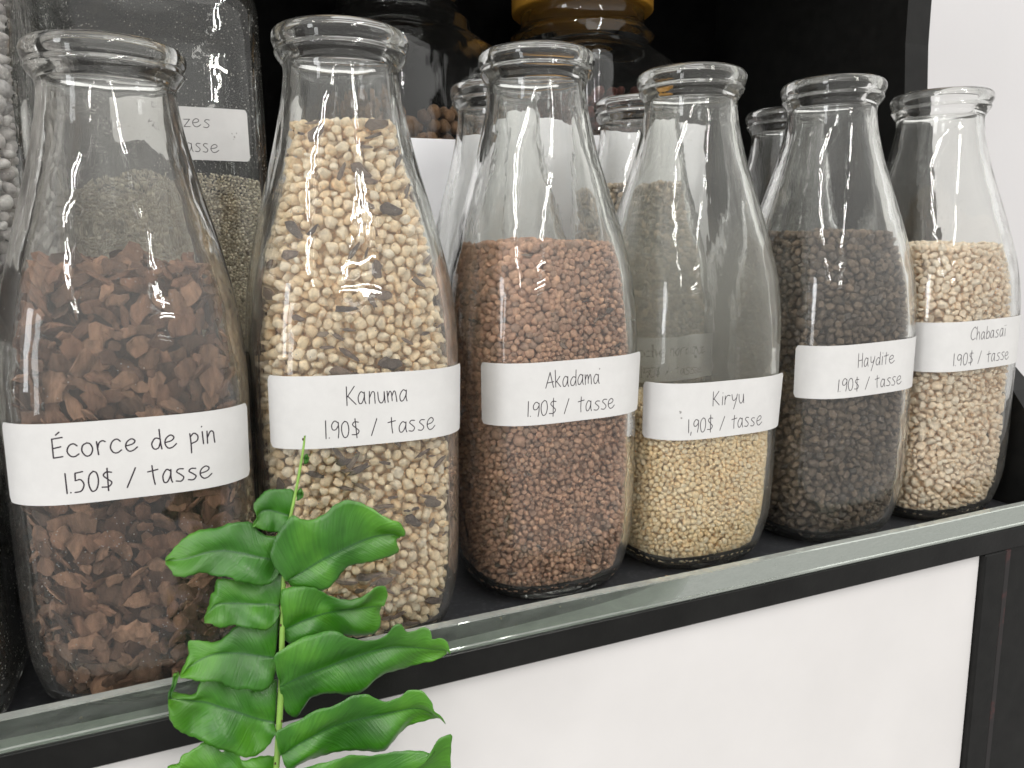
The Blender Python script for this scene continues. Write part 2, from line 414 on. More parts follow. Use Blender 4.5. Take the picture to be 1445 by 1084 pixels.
# ------------------------------------------------------------------ single-stroke handwriting for the paper labels
G = {
'c': [[(.64,.80),(.45,.98),(.2,.85),(.05,.45),(.18,.08),(.42,.0),(.68,.18)]],
'o': [[(.38,1),(.12,.82),(.03,.4),(.22,.02),(.5,.08),(.66,.5),(.56,.9),(.36,1)]],
'r': [[(.08,.95),(.1,0)],[(.1,.5),(.22,.85),(.42,.98),(.58,.9)]],
'e': [[(.08,.46),(.48,.58),(.62,.82),(.42,1.0),(.15,.78),(.07,.38),(.24,.03),(.5,.05),(.76,.3)]],
'd': [[(.52,.85),(.28,.92),(.06,.5),(.15,.08),(.4,.1),(.55,.55)],[(.55,1.62),(.56,.6),(.6,.0)]],
'p': [[(.1,1.0),(.1,.2),(.06,-.62)],[(.1,.7),(.35,1.0),(.58,.75),(.5,.35),(.12,.15)]],
'i': [[(.1,.98),(.12,0)],[(.08,1.36),(.10,1.40)]],
'ï': [[(.14,.98),(.16,0)],[(.02,1.36),(.04,1.40)],[(.24,1.38),(.26,1.42)]],
'n': [[(.08,1.0),(.1,0)],[(.1,.5),(.3,.95),(.48,.85),(.52,.4),(.56,0)]],
'u': [[(.06,1),(.1,.3),(.28,0),(.5,.3),(.55,1)],[(.55,1),(.58,0)]],
'm': [[(.06,1),(.08,0)],[(.08,.5),(.25,.95),(.38,.8),(.4,.1)],[(.4,.5),(.58,.95),(.7,.8),(.76,0)]],
'a': [[(.52,.85),(.28,.98),(.06,.55),(.12,.08),(.32,.08),(.5,.5),(.54,.95)],[(.54,.95),(.54,.3),(.62,.0)]],
'y': [[(.05,1),(.15,.42),(.35,.35),(.52,.6)],[(.6,1),(.5,.3),(.28,-.62)]],
't': [[(.3,1.45),(.3,.6),(.34,.0)],[(.02,1.0),(.6,1.12)]],
's': [[(.56,.95),(.3,.98),(.15,.78),(.35,.55),(.52,.3),(.35,.03),(.05,.08)]],
'h': [[(.08,1.62),(.1,0)],[(.1,.5),(.3,.95),(.48,.8),(.54,0)]],
'k': [[(.08,1.62),(.1,0)],[(.54,1.0),(.12,.45)],[(.2,.53),(.6,0)]],
'b': [[(.08,1.62),(.1,0)],[(.1,.6),(.35,.98),(.56,.6),(.45,.1),(.12,.05)]],
'l': [[(.1,1.62),(.12,0)]],
'v': [[(.05,1),(.26,0)],[(.26,0),(.52,1)]],
'q': [[(.5,.85),(.28,.98),(.06,.55),(.12,.08),(.32,.08),(.5,.5)],[(.52,.98),(.54,-.6)]],
'z': [[(.04,.93),(.58,.97)],[(.58,.97),(.06,.03)],[(.06,.03),(.62,.06)]],
'É': [[(.1,1.5),(.12,0)],[(.1,1.48),(.72,1.58)],[(.12,.74),(.6,.86)],[(.12,0),(.68,.08)],[(.34,1.78),(.56,2.0)]],
'K': [[(.1,1.6),(.12,0)],[(.66,1.6),(.14,.72)],[(.2,.78),(.76,.04)]],
'A': [[(.46,1.62),(.06,0)],[(.46,1.62),(.78,0)],[(.16,.52),(.8,.62)]],
'H': [[(.08,1.6),(.1,0)],[(.6,1.6),(.62,0)],[(.1,.75),(.6,.85)]],
'C': [[(.74,1.35),(.52,1.6),(.16,1.15),(.08,.45),(.36,.0),(.74,.2)]],
'R': [[(.1,1.6),(.12,0)],[(.08,1.5),(.4,1.6),(.58,1.25),(.4,.85),(.12,.75)],[(.25,.78),(.65,0)]],
'1': [[(.1,1.5),(.12,0)]],
'5': [[(.62,1.5),(.2,1.42)],[(.2,1.42),(.16,.88)],[(.16,.88),(.45,.92),(.6,.55),(.42,.1),(.06,.02)]],
'0': [[(.32,1.5),(.1,1.2),(.05,.6),(.2,.04),(.46,.15),(.58,.75),(.5,1.35),(.3,1.5)]],
'9': [[(.54,1.3),(.3,1.48),(.08,1.15),(.12,.75),(.35,.75),(.54,1.1)],[(.54,1.35),(.54,.6),(.46,0)]],
'$': [[(.6,1.3),(.3,1.35),(.14,1.1),(.36,.8),(.58,.5),(.4,.2),(.04,.2)],[(.36,1.65),(.38,-.12)]],
'/': [[(.52,1.45),(.05,-.02)]],
'.': [[(.05,.0),(.07,.03)]],
',': [[(.1,.1),(.04,-.28)]],
}
def stroke_text(txt, xh=4.75, space=.62, gap=.155, adv=.98):
    """strokes (lists of points in mm) with the baseline at 0, starting at x = 0, and the width"""
    x = 0; out = []
    for ch in txt:
        if ch == ' ': x += space; continue
        g = G[ch]; w = max(p[0] for s in g for p in s); jit = random.uniform(-.035, .035); sc = random.uniform(.93, 1.07); sh = random.uniform(-.05, .05); sw = random.uniform(.94, 1.06)
        for s in g:
            P = [((x+p[0]*sw+sh*p[1])*xh*adv, (p[1]*sc+jit)*xh) for p in s]
            out.append(cat_rom(P, 5) if len(P) > 2 else np.array([P[0], ((P[0][0]+P[1][0])/2, (P[0][1]+P[1][1])/2), P[1]]))
        x += w+gap
    return out, (x-gap)*xh*adv
def ribbons(strokes, width):
    V = []; F = []
    for P in strokes:
        d = np.gradient(P, axis=0); L = np.linalg.norm(d, axis=1)[:, None]+1e-9; d = d/L; nrm = np.stack([-d[:, 1], d[:, 0]], 1)
        P2 = np.vstack([P[0]-d[0]*width*.4, P, P[-1]+d[-1]*width*.4]); n2 = np.vstack([nrm[0], nrm, nrm[-1]])
        ww = np.full(len(P2), width*.5); ww[0] *= .45; ww[-1] *= .4
        b = len(V)
        for p, q, w in zip(P2, n2, ww): V += [tuple(p+q*w), tuple(p-q*w)]
        for i in range(len(P2)-1): F.append((b+2*i, b+2*i+1, b+2*i+3, b+2*i+2))
    return np.array(V), F
# ------------------------------------------------------------------ the cabinet, the shelf and the wall
M_black = simple('black_paint', (.007, .007, .0065), rough=.5, spec=.25, bump=.25, bscale=900, var=.35, vscale=90)
M_trim = simple('black_lacquered_wood', (.006, .006, .0055), rough=.34, spec=.3, bump=.35, bscale=500, var=.5, vscale=40)
M_back = simple('matt_black_board', (.0035, .0035, .0035), rough=.9, spec=.04, var=.4)
M_wall = simple('white_wall_paint', (.64, .63, .635), rough=.75, spec=.2, bump=.4, bscale=160, var=.02, vscale=5)
M_panel = simple('white_melamine', (.635, .62, .61), rough=.45, spec=.35, bump=.1, bscale=240, var=.04, vscale=11)
M_box = simple('white_card', (.74, .74, .76), rough=.6, spec=.2, var=.02, vscale=20)

def shelf_mat():
    mt, nt, out = new_mat('charcoal_laminate')
    b = N(nt, 'ShaderNodeBsdfPrincipled'); b.inputs['Roughness'].default_value = .55
    v = nt.nodes.new('ShaderNodeTexVoronoi'); v.inputs['Scale'].default_value = 330
    t = nt.nodes.new('ShaderNodeTexCoord'); nt.links.new(t.outputs['Object'], v.inputs['Vector'])
    n = noise(nt, 120, 6, .7)
    mx = N(nt, 'ShaderNodeMath', operation='SUBTRACT'); nt.links.new(n.outputs['Fac'], mx.inputs[0]); nt.links.new(v.outputs['Distance'], mx.inputs[1])
    r = ramp_(nt, mx.outputs[0], [(0, (.022, .023, .026)), (.35, (.038, .039, .043)), (.56, (.06, .06, .062)), (.62, (.30, .29, .27))])
    nt.links.new(r.outputs['Color'], b.inputs['Base Color']); nt.links.new(b.outputs[0], out.inputs[0])
    return mt
M_shelf = shelf_mat()

cab = link('display_cabinet', None, label='black open display cabinet with clear lip holding the row of glass bottles', cat='cabinet', loc=(0, 0, 0))
add_box('shelf_board', (-420, 522.5, -8.0, 348, -11, 0), M_shelf, cab, .4)
add_box('shelf_trim', (-420, 546, -13, -8.2, -10.8, 2.6), M_trim, cab, .7)
add_box('back_panel', (-443, 546, 350, 356, -300, 460), M_back, cab)
add_box('shade_board', (-443, 546, 130.4, 349.6, 440, 459), M_black, cab)  # unseen board added overhead to keep light off the cabinet interior
add_box('front_panel', (-420, 455.3, -9.0, -3, -420, -11.4), M_panel, cab, .4)
add_box('stile', (455.8, 474, -12.6, -2.5, -420, -11.2), M_black, cab, .9)
# worn reddish board right of the stile, where the black paint has rubbed through
def worn():
    mt, nt, out = new_mat('worn_black_over_red_wood')
    b = N(nt, 'ShaderNodeBsdfPrincipled'); b.inputs['Roughness'].default_value = .5
    n = noise(nt, 70, 5, .65)
    r = ramp_(nt, n.outputs['Fac'], [(.35, (.008, .007, .007)), (.58, (.012, .009, .009)), (.74, (.07, .016, .014))])
    nt.links.new(r.outputs['Color'], b.inputs['Base Color']); nt.links.new(b.outputs[0], out.inputs[0]); return mt
M_worn = worn()
add_box('stile', (474.6, 480, -11.5, -2.5, -420, -11.2), M_worn, cab, .9)
add_box('lower_board', (480.4, 546, -9, -2.5, -420, -11.2), M_black, cab, .6)
# side panel with the scooped front edge
P2 = [(-13, -10.5), (-12, 14), (-8, 29), (3, 45), (18.5, 64.5), (27, 75), (36, 81), (48, 92), (62, 106), (78, 126), (95, 154), (110, 188), (121, 225), (127, 265), (130, 310), (130, 400), (130, 439.6)]
prof = P2 + [(349.5, 439.6), (349.5, -10.5)]
V = [(x, y, z) for x in (523.2, 546) for y, z in prof]; n = len(prof)
F = [list(range(n)), list(range(2*n-1, n-1, -1))] + [[i, n+i, n+(i+1) % n, (i+1) % n] for i in range(n)]
link('side_panel', mesh_from('side_panel', V, F, smooth=False, mats=[M_black]), cab)
V, F = box(-443, -420.5, 0, 349, -10, 439.6); link('side_panel', mesh_from('side_panel', V, F, smooth=False, mats=[M_black]), cab)

# clear acrylic lip standing on the trim
def acrylic():
    mt, nt, out = new_mat('scuffed_clear_acrylic')
    g = N(nt, 'ShaderNodeBsdfGlass'); g.inputs['IOR'].default_value = 1.49; g.inputs['Color'].default_value = (.70, .76, .70, 1); g.inputs['Roughness'].default_value = .04
    d = N(nt, 'ShaderNodeBsdfDiffuse'); d.inputs['Color'].default_value = (.42, .44, .41, 1)
    t = nt.nodes.new('ShaderNodeTexCoord'); mp = N(nt, 'ShaderNodeMapping'); mp.inputs['Scale'].default_value = (90, 300, 300)
    nt.links.new(t.outputs['Object'], mp.inputs['Vector'])
    n = N(nt, 'ShaderNodeTexNoise'); n.inputs['Scale'].default_value = 1; n.inputs['Detail'].default_value = 8; n.inputs['Roughness'].default_value = .72
    nt.links.new(mp.outputs[0], n.inputs['Vector'])
    mr = N(nt, 'ShaderNodeMapRange'); mr.inputs['From Min'].default_value = .35; mr.inputs['From Max'].default_value = .72
    mr.inputs['To Min'].default_value = .02; mr.inputs['To Max'].default_value = .15
    nt.links.new(n.outputs['Fac'], mr.inputs['Value'])
    geo = N(nt, 'ShaderNodeNewGeometry'); sp = N(nt, 'ShaderNodeSeparateXYZ'); nt.links.new(geo.outputs['Normal'], sp.inputs[0])
    mm = N(nt, 'ShaderNodeMath', operation='MULTIPLY_ADD'); mm.inputs[1].default_value = .45; nt.links.new(sp.outputs['Z'], mm.inputs[0]); nt.links.new(mr.outputs[0], mm.inputs[2])
    mm.use_clamp = True
    mx = N(nt, 'ShaderNodeMixShader'); nt.links.new(mm.outputs[0], mx.inputs[0]); nt.links.new(g.outputs[0], mx.inputs[1]); nt.links.new(d.outputs[0], mx.inputs[2])
    nt.links.new(mx.outputs[0], out.inputs[0]); return mt
M_acr = acrylic()
NX = 120
lip = []
xs = np.linspace(-420, 545, NX)
prof = [(-13.2, 3.0), (-13.6, 3.6), (-13.6, 4.6), (-13.1, 5.1), (-13.1, 15.2), (-12.7, 15.7), (-8.7, 15.7), (-8.25, 15.2), (-8.25, 3.0)]
V = []; F = []
for i, xx in enumerate(xs):
    ww = .25*math.sin(xx*.011+1) + .12*math.sin(xx*.043)
    V += [(xx, y + (ww*.5 if z > 5 else 0), z + (ww if z > 14 else 0)) for y, z in prof]
k = len(prof)
for i in range(NX-1):
    for j in range(k): F.append((i*k+j, i*k+(j+1) % k, (i+1)*k+(j+1) % k, (i+1)*k+j))
F += [tuple(range(k))[::-1], tuple((NX-1)*k+j for j in range(k))]
link('clear_lip', mesh_from('clear_lip', V, F, smooth=False, mats=[M_acr]), cab)

add_box('wall', (-1500, 2600, 362, 380, -1200, 1400), M_wall, kind='structure')

# ------------------------------------------------------------------ glass
M_glass = glass_mat('bottle_glass', dust=.028, speck=.4, rough=.012, dustcol=(.75, .74, .71))
M_in = glass_mat('bottle_glass_inside', dust=.035, speck=.3, dustcol=(.7, .69, .65))
M_in_dusty = glass_mat('bottle_glass_dusty_inside', dust=.25, speck=.8, dustcol=(.70, .69, .60), zfade=(.15, .205, .22), sharp=(.2, .85))
M_in_bark = glass_mat('bottle_glass_smoky_inside', dust=.11, speck=.6, dustcol=(.72, .68, .64), dscale=14, zfade=(.236, .242, .2))
M_far = glass_mat('jar_glass', dust=.02, speck=.85, wave=.35, dustcol=(.70, .68, .62), sgt=.47, sth=.14)
M_dark = glass_mat('jar_glass_clean', dust=.008, speck=.0, wave=.5)
BM = bottle_mesh('glass_body', [M_glass, M_in])

def paper():
    mt, nt, out = new_mat('label_paper')
    b = N(nt, 'ShaderNodeBsdfPrincipled'); b.inputs['Roughness'].default_value = .6; b.inputs['Specular IOR Level'].default_value = .3
    n = noise(nt, 60, 6, .7); r = ramp_(nt, n.outputs['Fac'], [(.3, (.565, .56, .55)), (.7, (.625, .62, .608))])
    nt.links.new(r.outputs['Color'], b.inputs['Base Color'])
    n2 = noise(nt, 700, 4, .6); bp = N(nt, 'ShaderNodeBump'); bp.inputs['Strength'].default_value = .25; bp.inputs['Distance'].default_value = .0001
    n3 = noise(nt, 45, 2, .5); bp2 = N(nt, 'ShaderNodeBump'); bp2.inputs['Strength'].default_value = .35; bp2.inputs['Distance'].default_value = .0006
    nt.links.new(n3.outputs['Fac'], bp2.inputs['Height']); nt.links.new(bp2.outputs['Normal'], bp.inputs['Normal'])
    nt.links.new(n2.outputs['Fac'], bp.inputs['Height']); nt.links.new(bp.outputs['Normal'], b.inputs['Normal'])
    nt.links.new(b.outputs[0], out.inputs[0]); return mt
M_paper = paper()
M_ink = simple('black_ink', (.022, .014, .022), rough=.5, var=.2)
M_smudge = simple('grey_smudge', (.30, .29, .28), rough=.8, var=.4, vscale=900)

# arc-length table of the label zone
_a = np.linspace(-np.pi/2-2.2, -np.pi/2+2.2, 3001); _k = se_k(np.cos(_a), np.sin(_a), 3.7)*43.6
_P = np.stack([_k*np.cos(_a), _k*np.sin(_a)], 1); _s = np.r_[0, np.cumsum(np.linalg.norm(np.diff(_P, axis=0), axis=1))]; _s -= _s[1500]
_T = np.gradient(_P, axis=0); _T /= np.linalg.norm(_T, axis=1)[:, None]; _Nn = np.stack([_T[:, 1], -_T[:, 0]], 1)
def surf(s, off):
    s = np.asarray(s, float)
    p = np.stack([np.interp(s, _s, _P[:, 0]), np.interp(s, _s, _P[:, 1])], -1); n = np.stack([np.interp(s, _s, _Nn[:, 0]), np.interp(s, _s, _Nn[:, 1])], -1)
    return p + n*np.asarray(off)[..., None]
def flat(s, off, y=0): return np.stack([np.asarray(s, float), y-np.asarray(off, float)+0*np.asarray(s, float)], -1)

def label_on(parent, lz, s0, lines, tilt=0.0, L=90.0, Hh=29.0, lift=0.0, place=surf, ink=.41, marks=()):
    NS, NZ = 90, 8; ss = np.linspace(-L/2, L/2, NS); rc = 2.0
    d = L/2-np.abs(ss); hh = np.where(d < rc, Hh/2-rc+np.sqrt(np.maximum(0, rc**2-(rc-d)**2)), Hh/2)
    ed = .12*np.sin(ss*.9)*0
    def off_at(u, v): return .10 + lift*np.clip((u-(L/2-11))/11, 0, 1)**2*(.35+.65*np.clip(v/Hh*1+.5, 0, 1))
    V = []
    for lay in (.10, 0.0):
        for iz in range(NZ+1):
            v = (iz/NZ*2-1)*hh
            p = place(s0+ss, off_at(ss, v)+lay)
            z = lz + v + tilt*ss
            V.append(np.column_stack([p, z]))
    V = np.vstack(V); F = []; M = NS*(NZ+1)
    for iz in range(NZ):
        for i in range(NS-1):
            a, b, c, d_ = iz*NS+i, iz*NS+i+1, (iz+1)*NS+i+1, (iz+1)*NS+i
            F += [(a, b, c, d_), (M+a, M+d_, M+c, M+b)]
    V = V.tolist(); W0 = 2*M; V = V + V                       # the cut edge has its own vertices, so it stays crisp
    for i in range(NS-1):
        F += [(W0+i, W0+M+i, W0+M+i+1, W0+i+1), (W0+NZ*NS+i, W0+NZ*NS+i+1, W0+M+NZ*NS+i+1, W0+M+NZ*NS+i)]
    for iz in range(NZ):
        F += [(W0+iz*NS, W0+(iz+1)*NS, W0+M+(iz+1)*NS, W0+M+iz*NS), (W0+iz*NS+NS-1, W0+M+iz*NS+NS-1, W0+M+(iz+1)*NS+NS-1, W0+(iz+1)*NS+NS-1)]
    me = mesh_from('label', V, F, mats=[M_paper]); nf_ = 2*NZ*(NS-1); sm = np.zeros(len(me.polygons), dtype=bool); sm[:nf_] = True; me.polygons.foreach_set('use_smooth', sm)
    lb = link('label', me, parent)
    ST = []
    for txt, cx, bz, wd in lines:
        st, w = stroke_text(txt)
        k = wd/w if wd else 1.0
        for P in st: ST.append(np.stack([(P[:, 0]-w/2)*k + cx, P[:, 1] + bz], 1))
    V, F = ribbons(ST, ink)
    u = V[:, 0]; v = V[:, 1]; p = place(s0+u, off_at(u, v)+.13)
    me = mesh_from('lettering', np.column_stack([p, lz+v+tilt*u]), F, smooth=False, mats=[M_ink])
    link('lettering', me, lb)
    if marks:
        Vm = []; Fm = []
        for (mu, mv, mr_) in marks:
            b0 = len(Vm); q = 9
            for i in range(q):
                a = i*2*math.pi/q; rr = mr_*random.uniform(.5, 1.2); uu = mu+rr*math.cos(a)*.7; vv = mv+rr*math.sin(a)
                pp = place(np.array([s0+uu]), np.array([.25+lift*0]))[0]; Vm.append((pp[0], pp[1], lz+vv+tilt*uu))
            Fm.append(list(range(b0, b0+q)))
        link('smudge', mesh_from('smudge', Vm, Fm, smooth=False, mats=[M_smudge]), lb)
    return lb

T2 = '1.90$ / tasse'
BOT = {  # name: centre x, y, height, lean, label centre height, label shift, label lines
 'ecorce': dict(x=8.0, y=37.7, H=248.3, lean=.0176, lz=100.5, s0=0.6, lines=[('Écorce de pin', 1.2, 2.5, 53), ('1.50$ / tasse', 1.8, -10.4, 48)], tilt=.006, lift=.5, inner=M_in_bark, ink=.5,
    label='nearest clear glass bottle, full of brown pine bark chips, at the far left', marks=()),
 'kanuma': dict(x=96.4, y=41.3, H=261.8, lean=.0200, lz=109.2, s0=2.2, lines=[('Kanuma', -1.2, 2.3, 25), (T2, .8, -10.6, 46)], tilt=.0, lift=.7, inner=M_in,
    label='clear glass bottle filled to the neck with large cream granules, labelled Kanuma', marks=()),
 'akadama': dict(x=196.9, y=55.6, H=263.5, lean=.0061, lz=105.7, s0=-3.2, lines=[('Akadama', .8, 2.4, 28), (T2, .9, -10.4, 46)], tilt=.01, lift=1.6, inner=M_in,
    label='clear glass bottle of reddish brown clay granules, labelled Akadama', marks=[(15, 9.2, .5)]),
 'kiryu': dict(x=284.9, y=54.1, H=260.1, lean=.0086, lz=89.1, s0=-4.6, lines=[('Kiryu', 2.0, 2.2, 20), ('1,90$ / tasse', 1.8, -10.8, 46)], tilt=.004, lift=2.0, inner=M_in_dusty,
    label='half empty dusty glass bottle with fine yellow sand below its label Kiryu', marks=[(-25, 0, .9), (-24.5, -3, .7)]),
 'haydite': dict(x=380.8, y=51.0, H=260.3, lean=.0009, lz=102.8, s0=-4.6, lines=[('Haydite', 3.5, 1.8, 27), (T2, 1.0, -10.8, 46)], tilt=.02, lift=.6, inner=M_in,
    label='clear glass bottle of dark charcoal granules, labelled Haydite', marks=()),
 'chabasai': dict(x=468.9, y=50.4, H=258.8, lean=-.0101, lz=111.0, s0=-4.4, lines=[('Chabasaï', 3.6, 3.2, 30), (T2, .8, -11.0, 46)], tilt=.012, lift=.3, inner=M_in,
    label='rightmost clear glass bottle, holding beige angular granules, labelled Chabasaï', marks=()),
}
def make_bottle(b, name='glass_bottle', group='glass milk bottles in the front row'):
    e = link(name, None, label=b['label'], cat='bottle', group=group, loc=(b['x'], b['y'], .3))
    e.rotation_euler = (0, b['lean'], b.get('rot', 0))
    g = link('glass_body', BM, e); g.scale = (1, 1, b['H']/258.8)
    if b['inner'] is not M_in:
        g.material_slots[1].link = 'OBJECT'; g.material_slots[1].material = b['inner']
    if b.get('lines'): label_on(e, b['lz'], b['s0'], b['lines'], b['tilt'], lift=b['lift'], marks=b['marks'], ink=b.get('ink', .41))
    return e
bpy.context.view_layer.update()
for k, b in BOT.items(): b['obj'] = make_bottle(b)
G2 = 'glass milk bottles in the back row'
BACK = [dict(x=215, y=146, H=265.5, lean=0, inner=M_in, label='empty clear bottle behind, its rim showing just left of the Akadama bottle'),
        dict(x=310.5, y=143.7, H=262, lean=0, inner=M_in, lz=103, s0=-2, lines=[('Roche nordique', 0, 2.2, 56), (T2, 0, -10.6, 46)], tilt=0, lift=0, marks=(), label='clear bottle of mixed grey and tan gravel standing behind the Kiryu bottle'),
        dict(x=430, y=141.5, H=260.5, lean=0, inner=M_in, label='empty clear bottle behind, its rim showing just left of the Haydite bottle')]
for b in BACK: b['obj'] = make_bottle(b, group=G2)

# ------------------------------------------------------------------ what the bottles hold
def cream(*c, k=1.0):
    out = []
    for q in c:
        v = np.array(srgb(*q)); out.append(tuple(v*min(k, .93/v.max())))
    return out
COLS = {
 'bark': cream((112,82,66),(138,104,84),(92,68,56),(164,128,104),(78,60,50),(126,96,78), k=.95),
 'kanuma': cream((246,226,192),(250,234,206),(245,222,184),(252,240,218),(240,212,172),(248,230,198), k=1.2),
 'akadama': cream((160,128,108),(178,142,120),(198,160,134),(168,134,114),(150,126,110),(208,168,140), k=1.12),
 'kiryu': cream((246,224,182),(250,232,196),(238,212,168),(252,238,208),(244,220,178),(228,204,164), k=1.3),
 'haydite': cream((124,108,92),(142,124,106),(108,96,84),(154,134,114),(130,116,104),(110,103,96), k=.72),
 'chabasai': cream((240,220,194),(246,230,206),(230,208,180),(250,238,218),(240,222,196),(234,214,188), k=1.3),
 'roche': cream((140,130,116),(170,154,134),(118,114,106),(190,170,146),(152,142,128),(130,120,104), k=1.5),
 'flake': cream((104,90,82),(128,112,100),(86,76,70),(146,130,114), k=1.2),
}
SHAPE = {
 'kanuma': shapes(ICO1, 16, 10, .62, .95, ((.72, .95), (.62, .88)), rng),
 'akadama': shapes(ICO1, 12, 5, .78, 1.0, ((.80, 1.0), (.72, .95)), rng),
 'kiryu': shapes(ICO1, 12, 7, .70, .98, ((.75, 1.0), (.65, .92)), rng),
 'fine': shapes(OCT, 10, 4, .78, 1.0, ((.75, 1.0), (.65, .92)), rng),
 'haydite': shapes(ICO1, 14, 12, .50, .85, ((.72, 1.0), (.6, .9)), rng),
 'chabasai': shapes(ICO1, 14, 12, .52, .88, ((.65, .95), (.5, .85)), rng),
}
SHAPE['akadama_big'] = shapes(ICO1, 12, 6, .78, 1.0, ((.80, 1.0), (.75, .95)), rng)
ICO3 = ico(3)
SHAPE['kanuma_big'] = shapes(ICO3, 16, 13, .58, .93, ((.70, .98), (.6, .9)), rng)
SHAPE['haydite_big'] = shapes(ICO3, 14, 15, .50, .86, ((.72, 1.0), (.6, .9)), rng)
SHAPE['chabasai_big'] = shapes(ICO3, 14, 14, .50, .88, ((.65, .95), (.55, .85)), rng)

def zone(p, b, top):
    z = p[2]; h = 'left' if p[0] < -15 else ('right' if p[0] > 15 else 'middle')
    v = 'near the top of the fill' if z > top-18 else ('above the paper label' if z > b['lz'] else ('below the paper label' if z > 40 else 'near the base'))
    return v, h
def bottle_funcs(b):
    zs = b['H']/258.8
    return (lambda z: in_w(np.asarray(z)/zs)), (lambda z: vnexp(np.asarray(z)/zs)), zs
def local_matrix(b):
    return Matrix.Translation(Vector((b['x'], b['y'], .3))*S) @ Euler((0, b['lean'], b.get('rot', 0))).to_matrix().to_4x4()
def fill(key, b, top, rad, layer, toplayer, stuffname, stufflabel, single=None, seed=1, mound=2.5, fillf=.72, slope=(0, 0), arc=-.25, extra=None, bump=.5, bscale=1500, drop=2.5, z_from=None):
    r = np.random.default_rng(seed); wf, nf, zs = bottle_funcs(b); z0 = 5.2*zs
    ph = r.uniform(0, 6, 4)
    def topf(x, y): 
        q = np.sin(np.asarray(x)*.11+ph[0])*np.cos(np.asarray(y)*.13+ph[1])
        return top + mound*(.55-(np.asarray(x)**2+np.asarray(y)**2)/1400.) + .8*q*mound*.5 + slope[0]*np.asarray(x) + slope[1]*np.asarray(y)
    d = CAMXY[:2]-np.array([b['x'], b['y']]); d /= np.linalg.norm(d)
    def cull(P):
        c = (P[:, 0]*d[0]+P[:, 1]*d[1])/(np.linalg.norm(P[:, :2], axis=1)+1e-6)
        return (c > arc) | (P[:, 2] > topf(P[:, 0], P[:, 1])-toplayer)
    P, R, dw, dt = pack(wf, nf, z0, topf, rad, layer, toplayer, r, cull, fill=fillf, iters=34)
    md = R.mean()*2
    keep = (dw < drop*md) | (dt < drop*md); P, R, dw, dt = P[keep], R[keep], dw[keep], dt[keep]
    c = (P[:, 0]*d[0]+P[:, 1]*d[1])/(np.linalg.norm(P[:, :2], axis=1)+1e-6)
    tone = r.uniform(0, 1, len(P)); rots = rand_rot(len(P), r); k = np.zeros(len(P), bool)
    if extra is not None: extra(P, R, dw, dt, c, r, k, wf, nf, b)
    P, R, dw, dt, c, tone, rots = [q[~k] for q in (P, R, dw, dt, c, tone, rots)]
    mat = grain_mat(key+'_grain', COLS[key], bump=bump, bscale=bscale)
    T, F = SHAPE[key]
    sel = np.zeros(len(P), bool)
    if single:
        # the 300 that show largest: front side, touching the glass, not behind the paper label
        vis = (c > .25) & (dw < md*1.0) & ((np.abs(P[:, 2]-b['lz']) > 15) | (P[:, 0] < -36))
        sc = np.where(vis, R, 0); ids = np.argsort(-sc)[:300]; sel[ids] = sc[ids] > 0
        TB, FB = SHAPE.get(key+'_big', SHAPE[key]); sm = grain_mat(key+'_single', COLS[key], single=True, bump=bump, bscale=bscale)
        protos = [mesh_from(single[0], v, FB, mats=[sm]) for v in TB]; ML = local_matrix(b)
        Lb = ML.to_quaternion()
        src = None
        for n_, i in enumerate(np.nonzero(sel)[0]):
            if src is None:
                o = link(single[0], protos[0], label=single[1], cat=single[2], group=single[3]); src = o
            else:
                o = src.copy(); o.data = protos[n_ % len(protos)]; col.objects.link(o)
            v_, h_ = zone(P[i], b, top); o['label'] = f"{single[1]}, {v_}, {h_}"
            q = Matrix(rots[i].tolist()).to_quaternion()
            o.rotation_mode = 'QUATERNION'; o.rotation_quaternion = Lb @ q
            s_ = R[i]*1.12; o.scale = (s_, s_, s_); q_ = P[i].copy(); q_[:2] *= 1-R[i]*.13/np.hypot(q_[0], q_[1]); o.location = ML @ (Vector(q_.tolist())*S)
    rest = ~sel
    core = core_mesh(wf, nf, z0, top-1.9*md-mound, 2.1*md)
    me = grains_mesh(stuffname, P[rest], R[rest]*1.17, T, F, mat, r, wf, nf, rots=rots[rest], tone=tone[rest], core=core)
    o = link(stuffname, me, label=stufflabel[0], cat=stufflabel[1], kind='stuff'); o.matrix_world = local_matrix(b)
    return o

def plate(r, L):
    """irregular broken slab, 8 mm across or so, centred on the origin, thin along z"""
    n = int(r.integers(8, 13)); a = np.sort(r.uniform(0, 2*np.pi, n)+0*np.arange(n)); a = (np.arange(n)+r.uniform(-.35, .35, n))*2*np.pi/n
    asp = r.uniform(.38, .95); rr = r.uniform(.66, 1.0, n)*(1+.12*np.sin(np.arange(n)*2.4)); X = rr*np.cos(a)*L/2; Y = rr*np.sin(a)*L/2*asp; th = L*r.uniform(.05, .15)
    lay = []
    for kz, kr in ((-1, .72), (-.55, 1.0), (.45, .97), (1, .7)):
        lay.append(np.stack([X*kr+r.normal(0, L*.02, n), Y*kr+r.normal(0, L*.02, n), kz*th*.5+r.normal(0, th*.12, n)], 1))
    V = np.vstack(lay + [np.array([[0, 0, -th*.6], [L*.05, 0, th*.6]])]); F = []
    for k in range(3):
        for j in range(n): F.append((k*n+j, k*n+(j+1) % n, (k+1)*n+(j+1) % n, (k+1)*n+j))
    for j in range(n): F += [(4*n, (j+1) % n, j), (4*n+1, 3*n+j, 3*n+(j+1) % n)]
    V[:, 2] += r.uniform(-.035, .035)*V[:, 0]**2/ max(L*.3, 1)
    return V, F
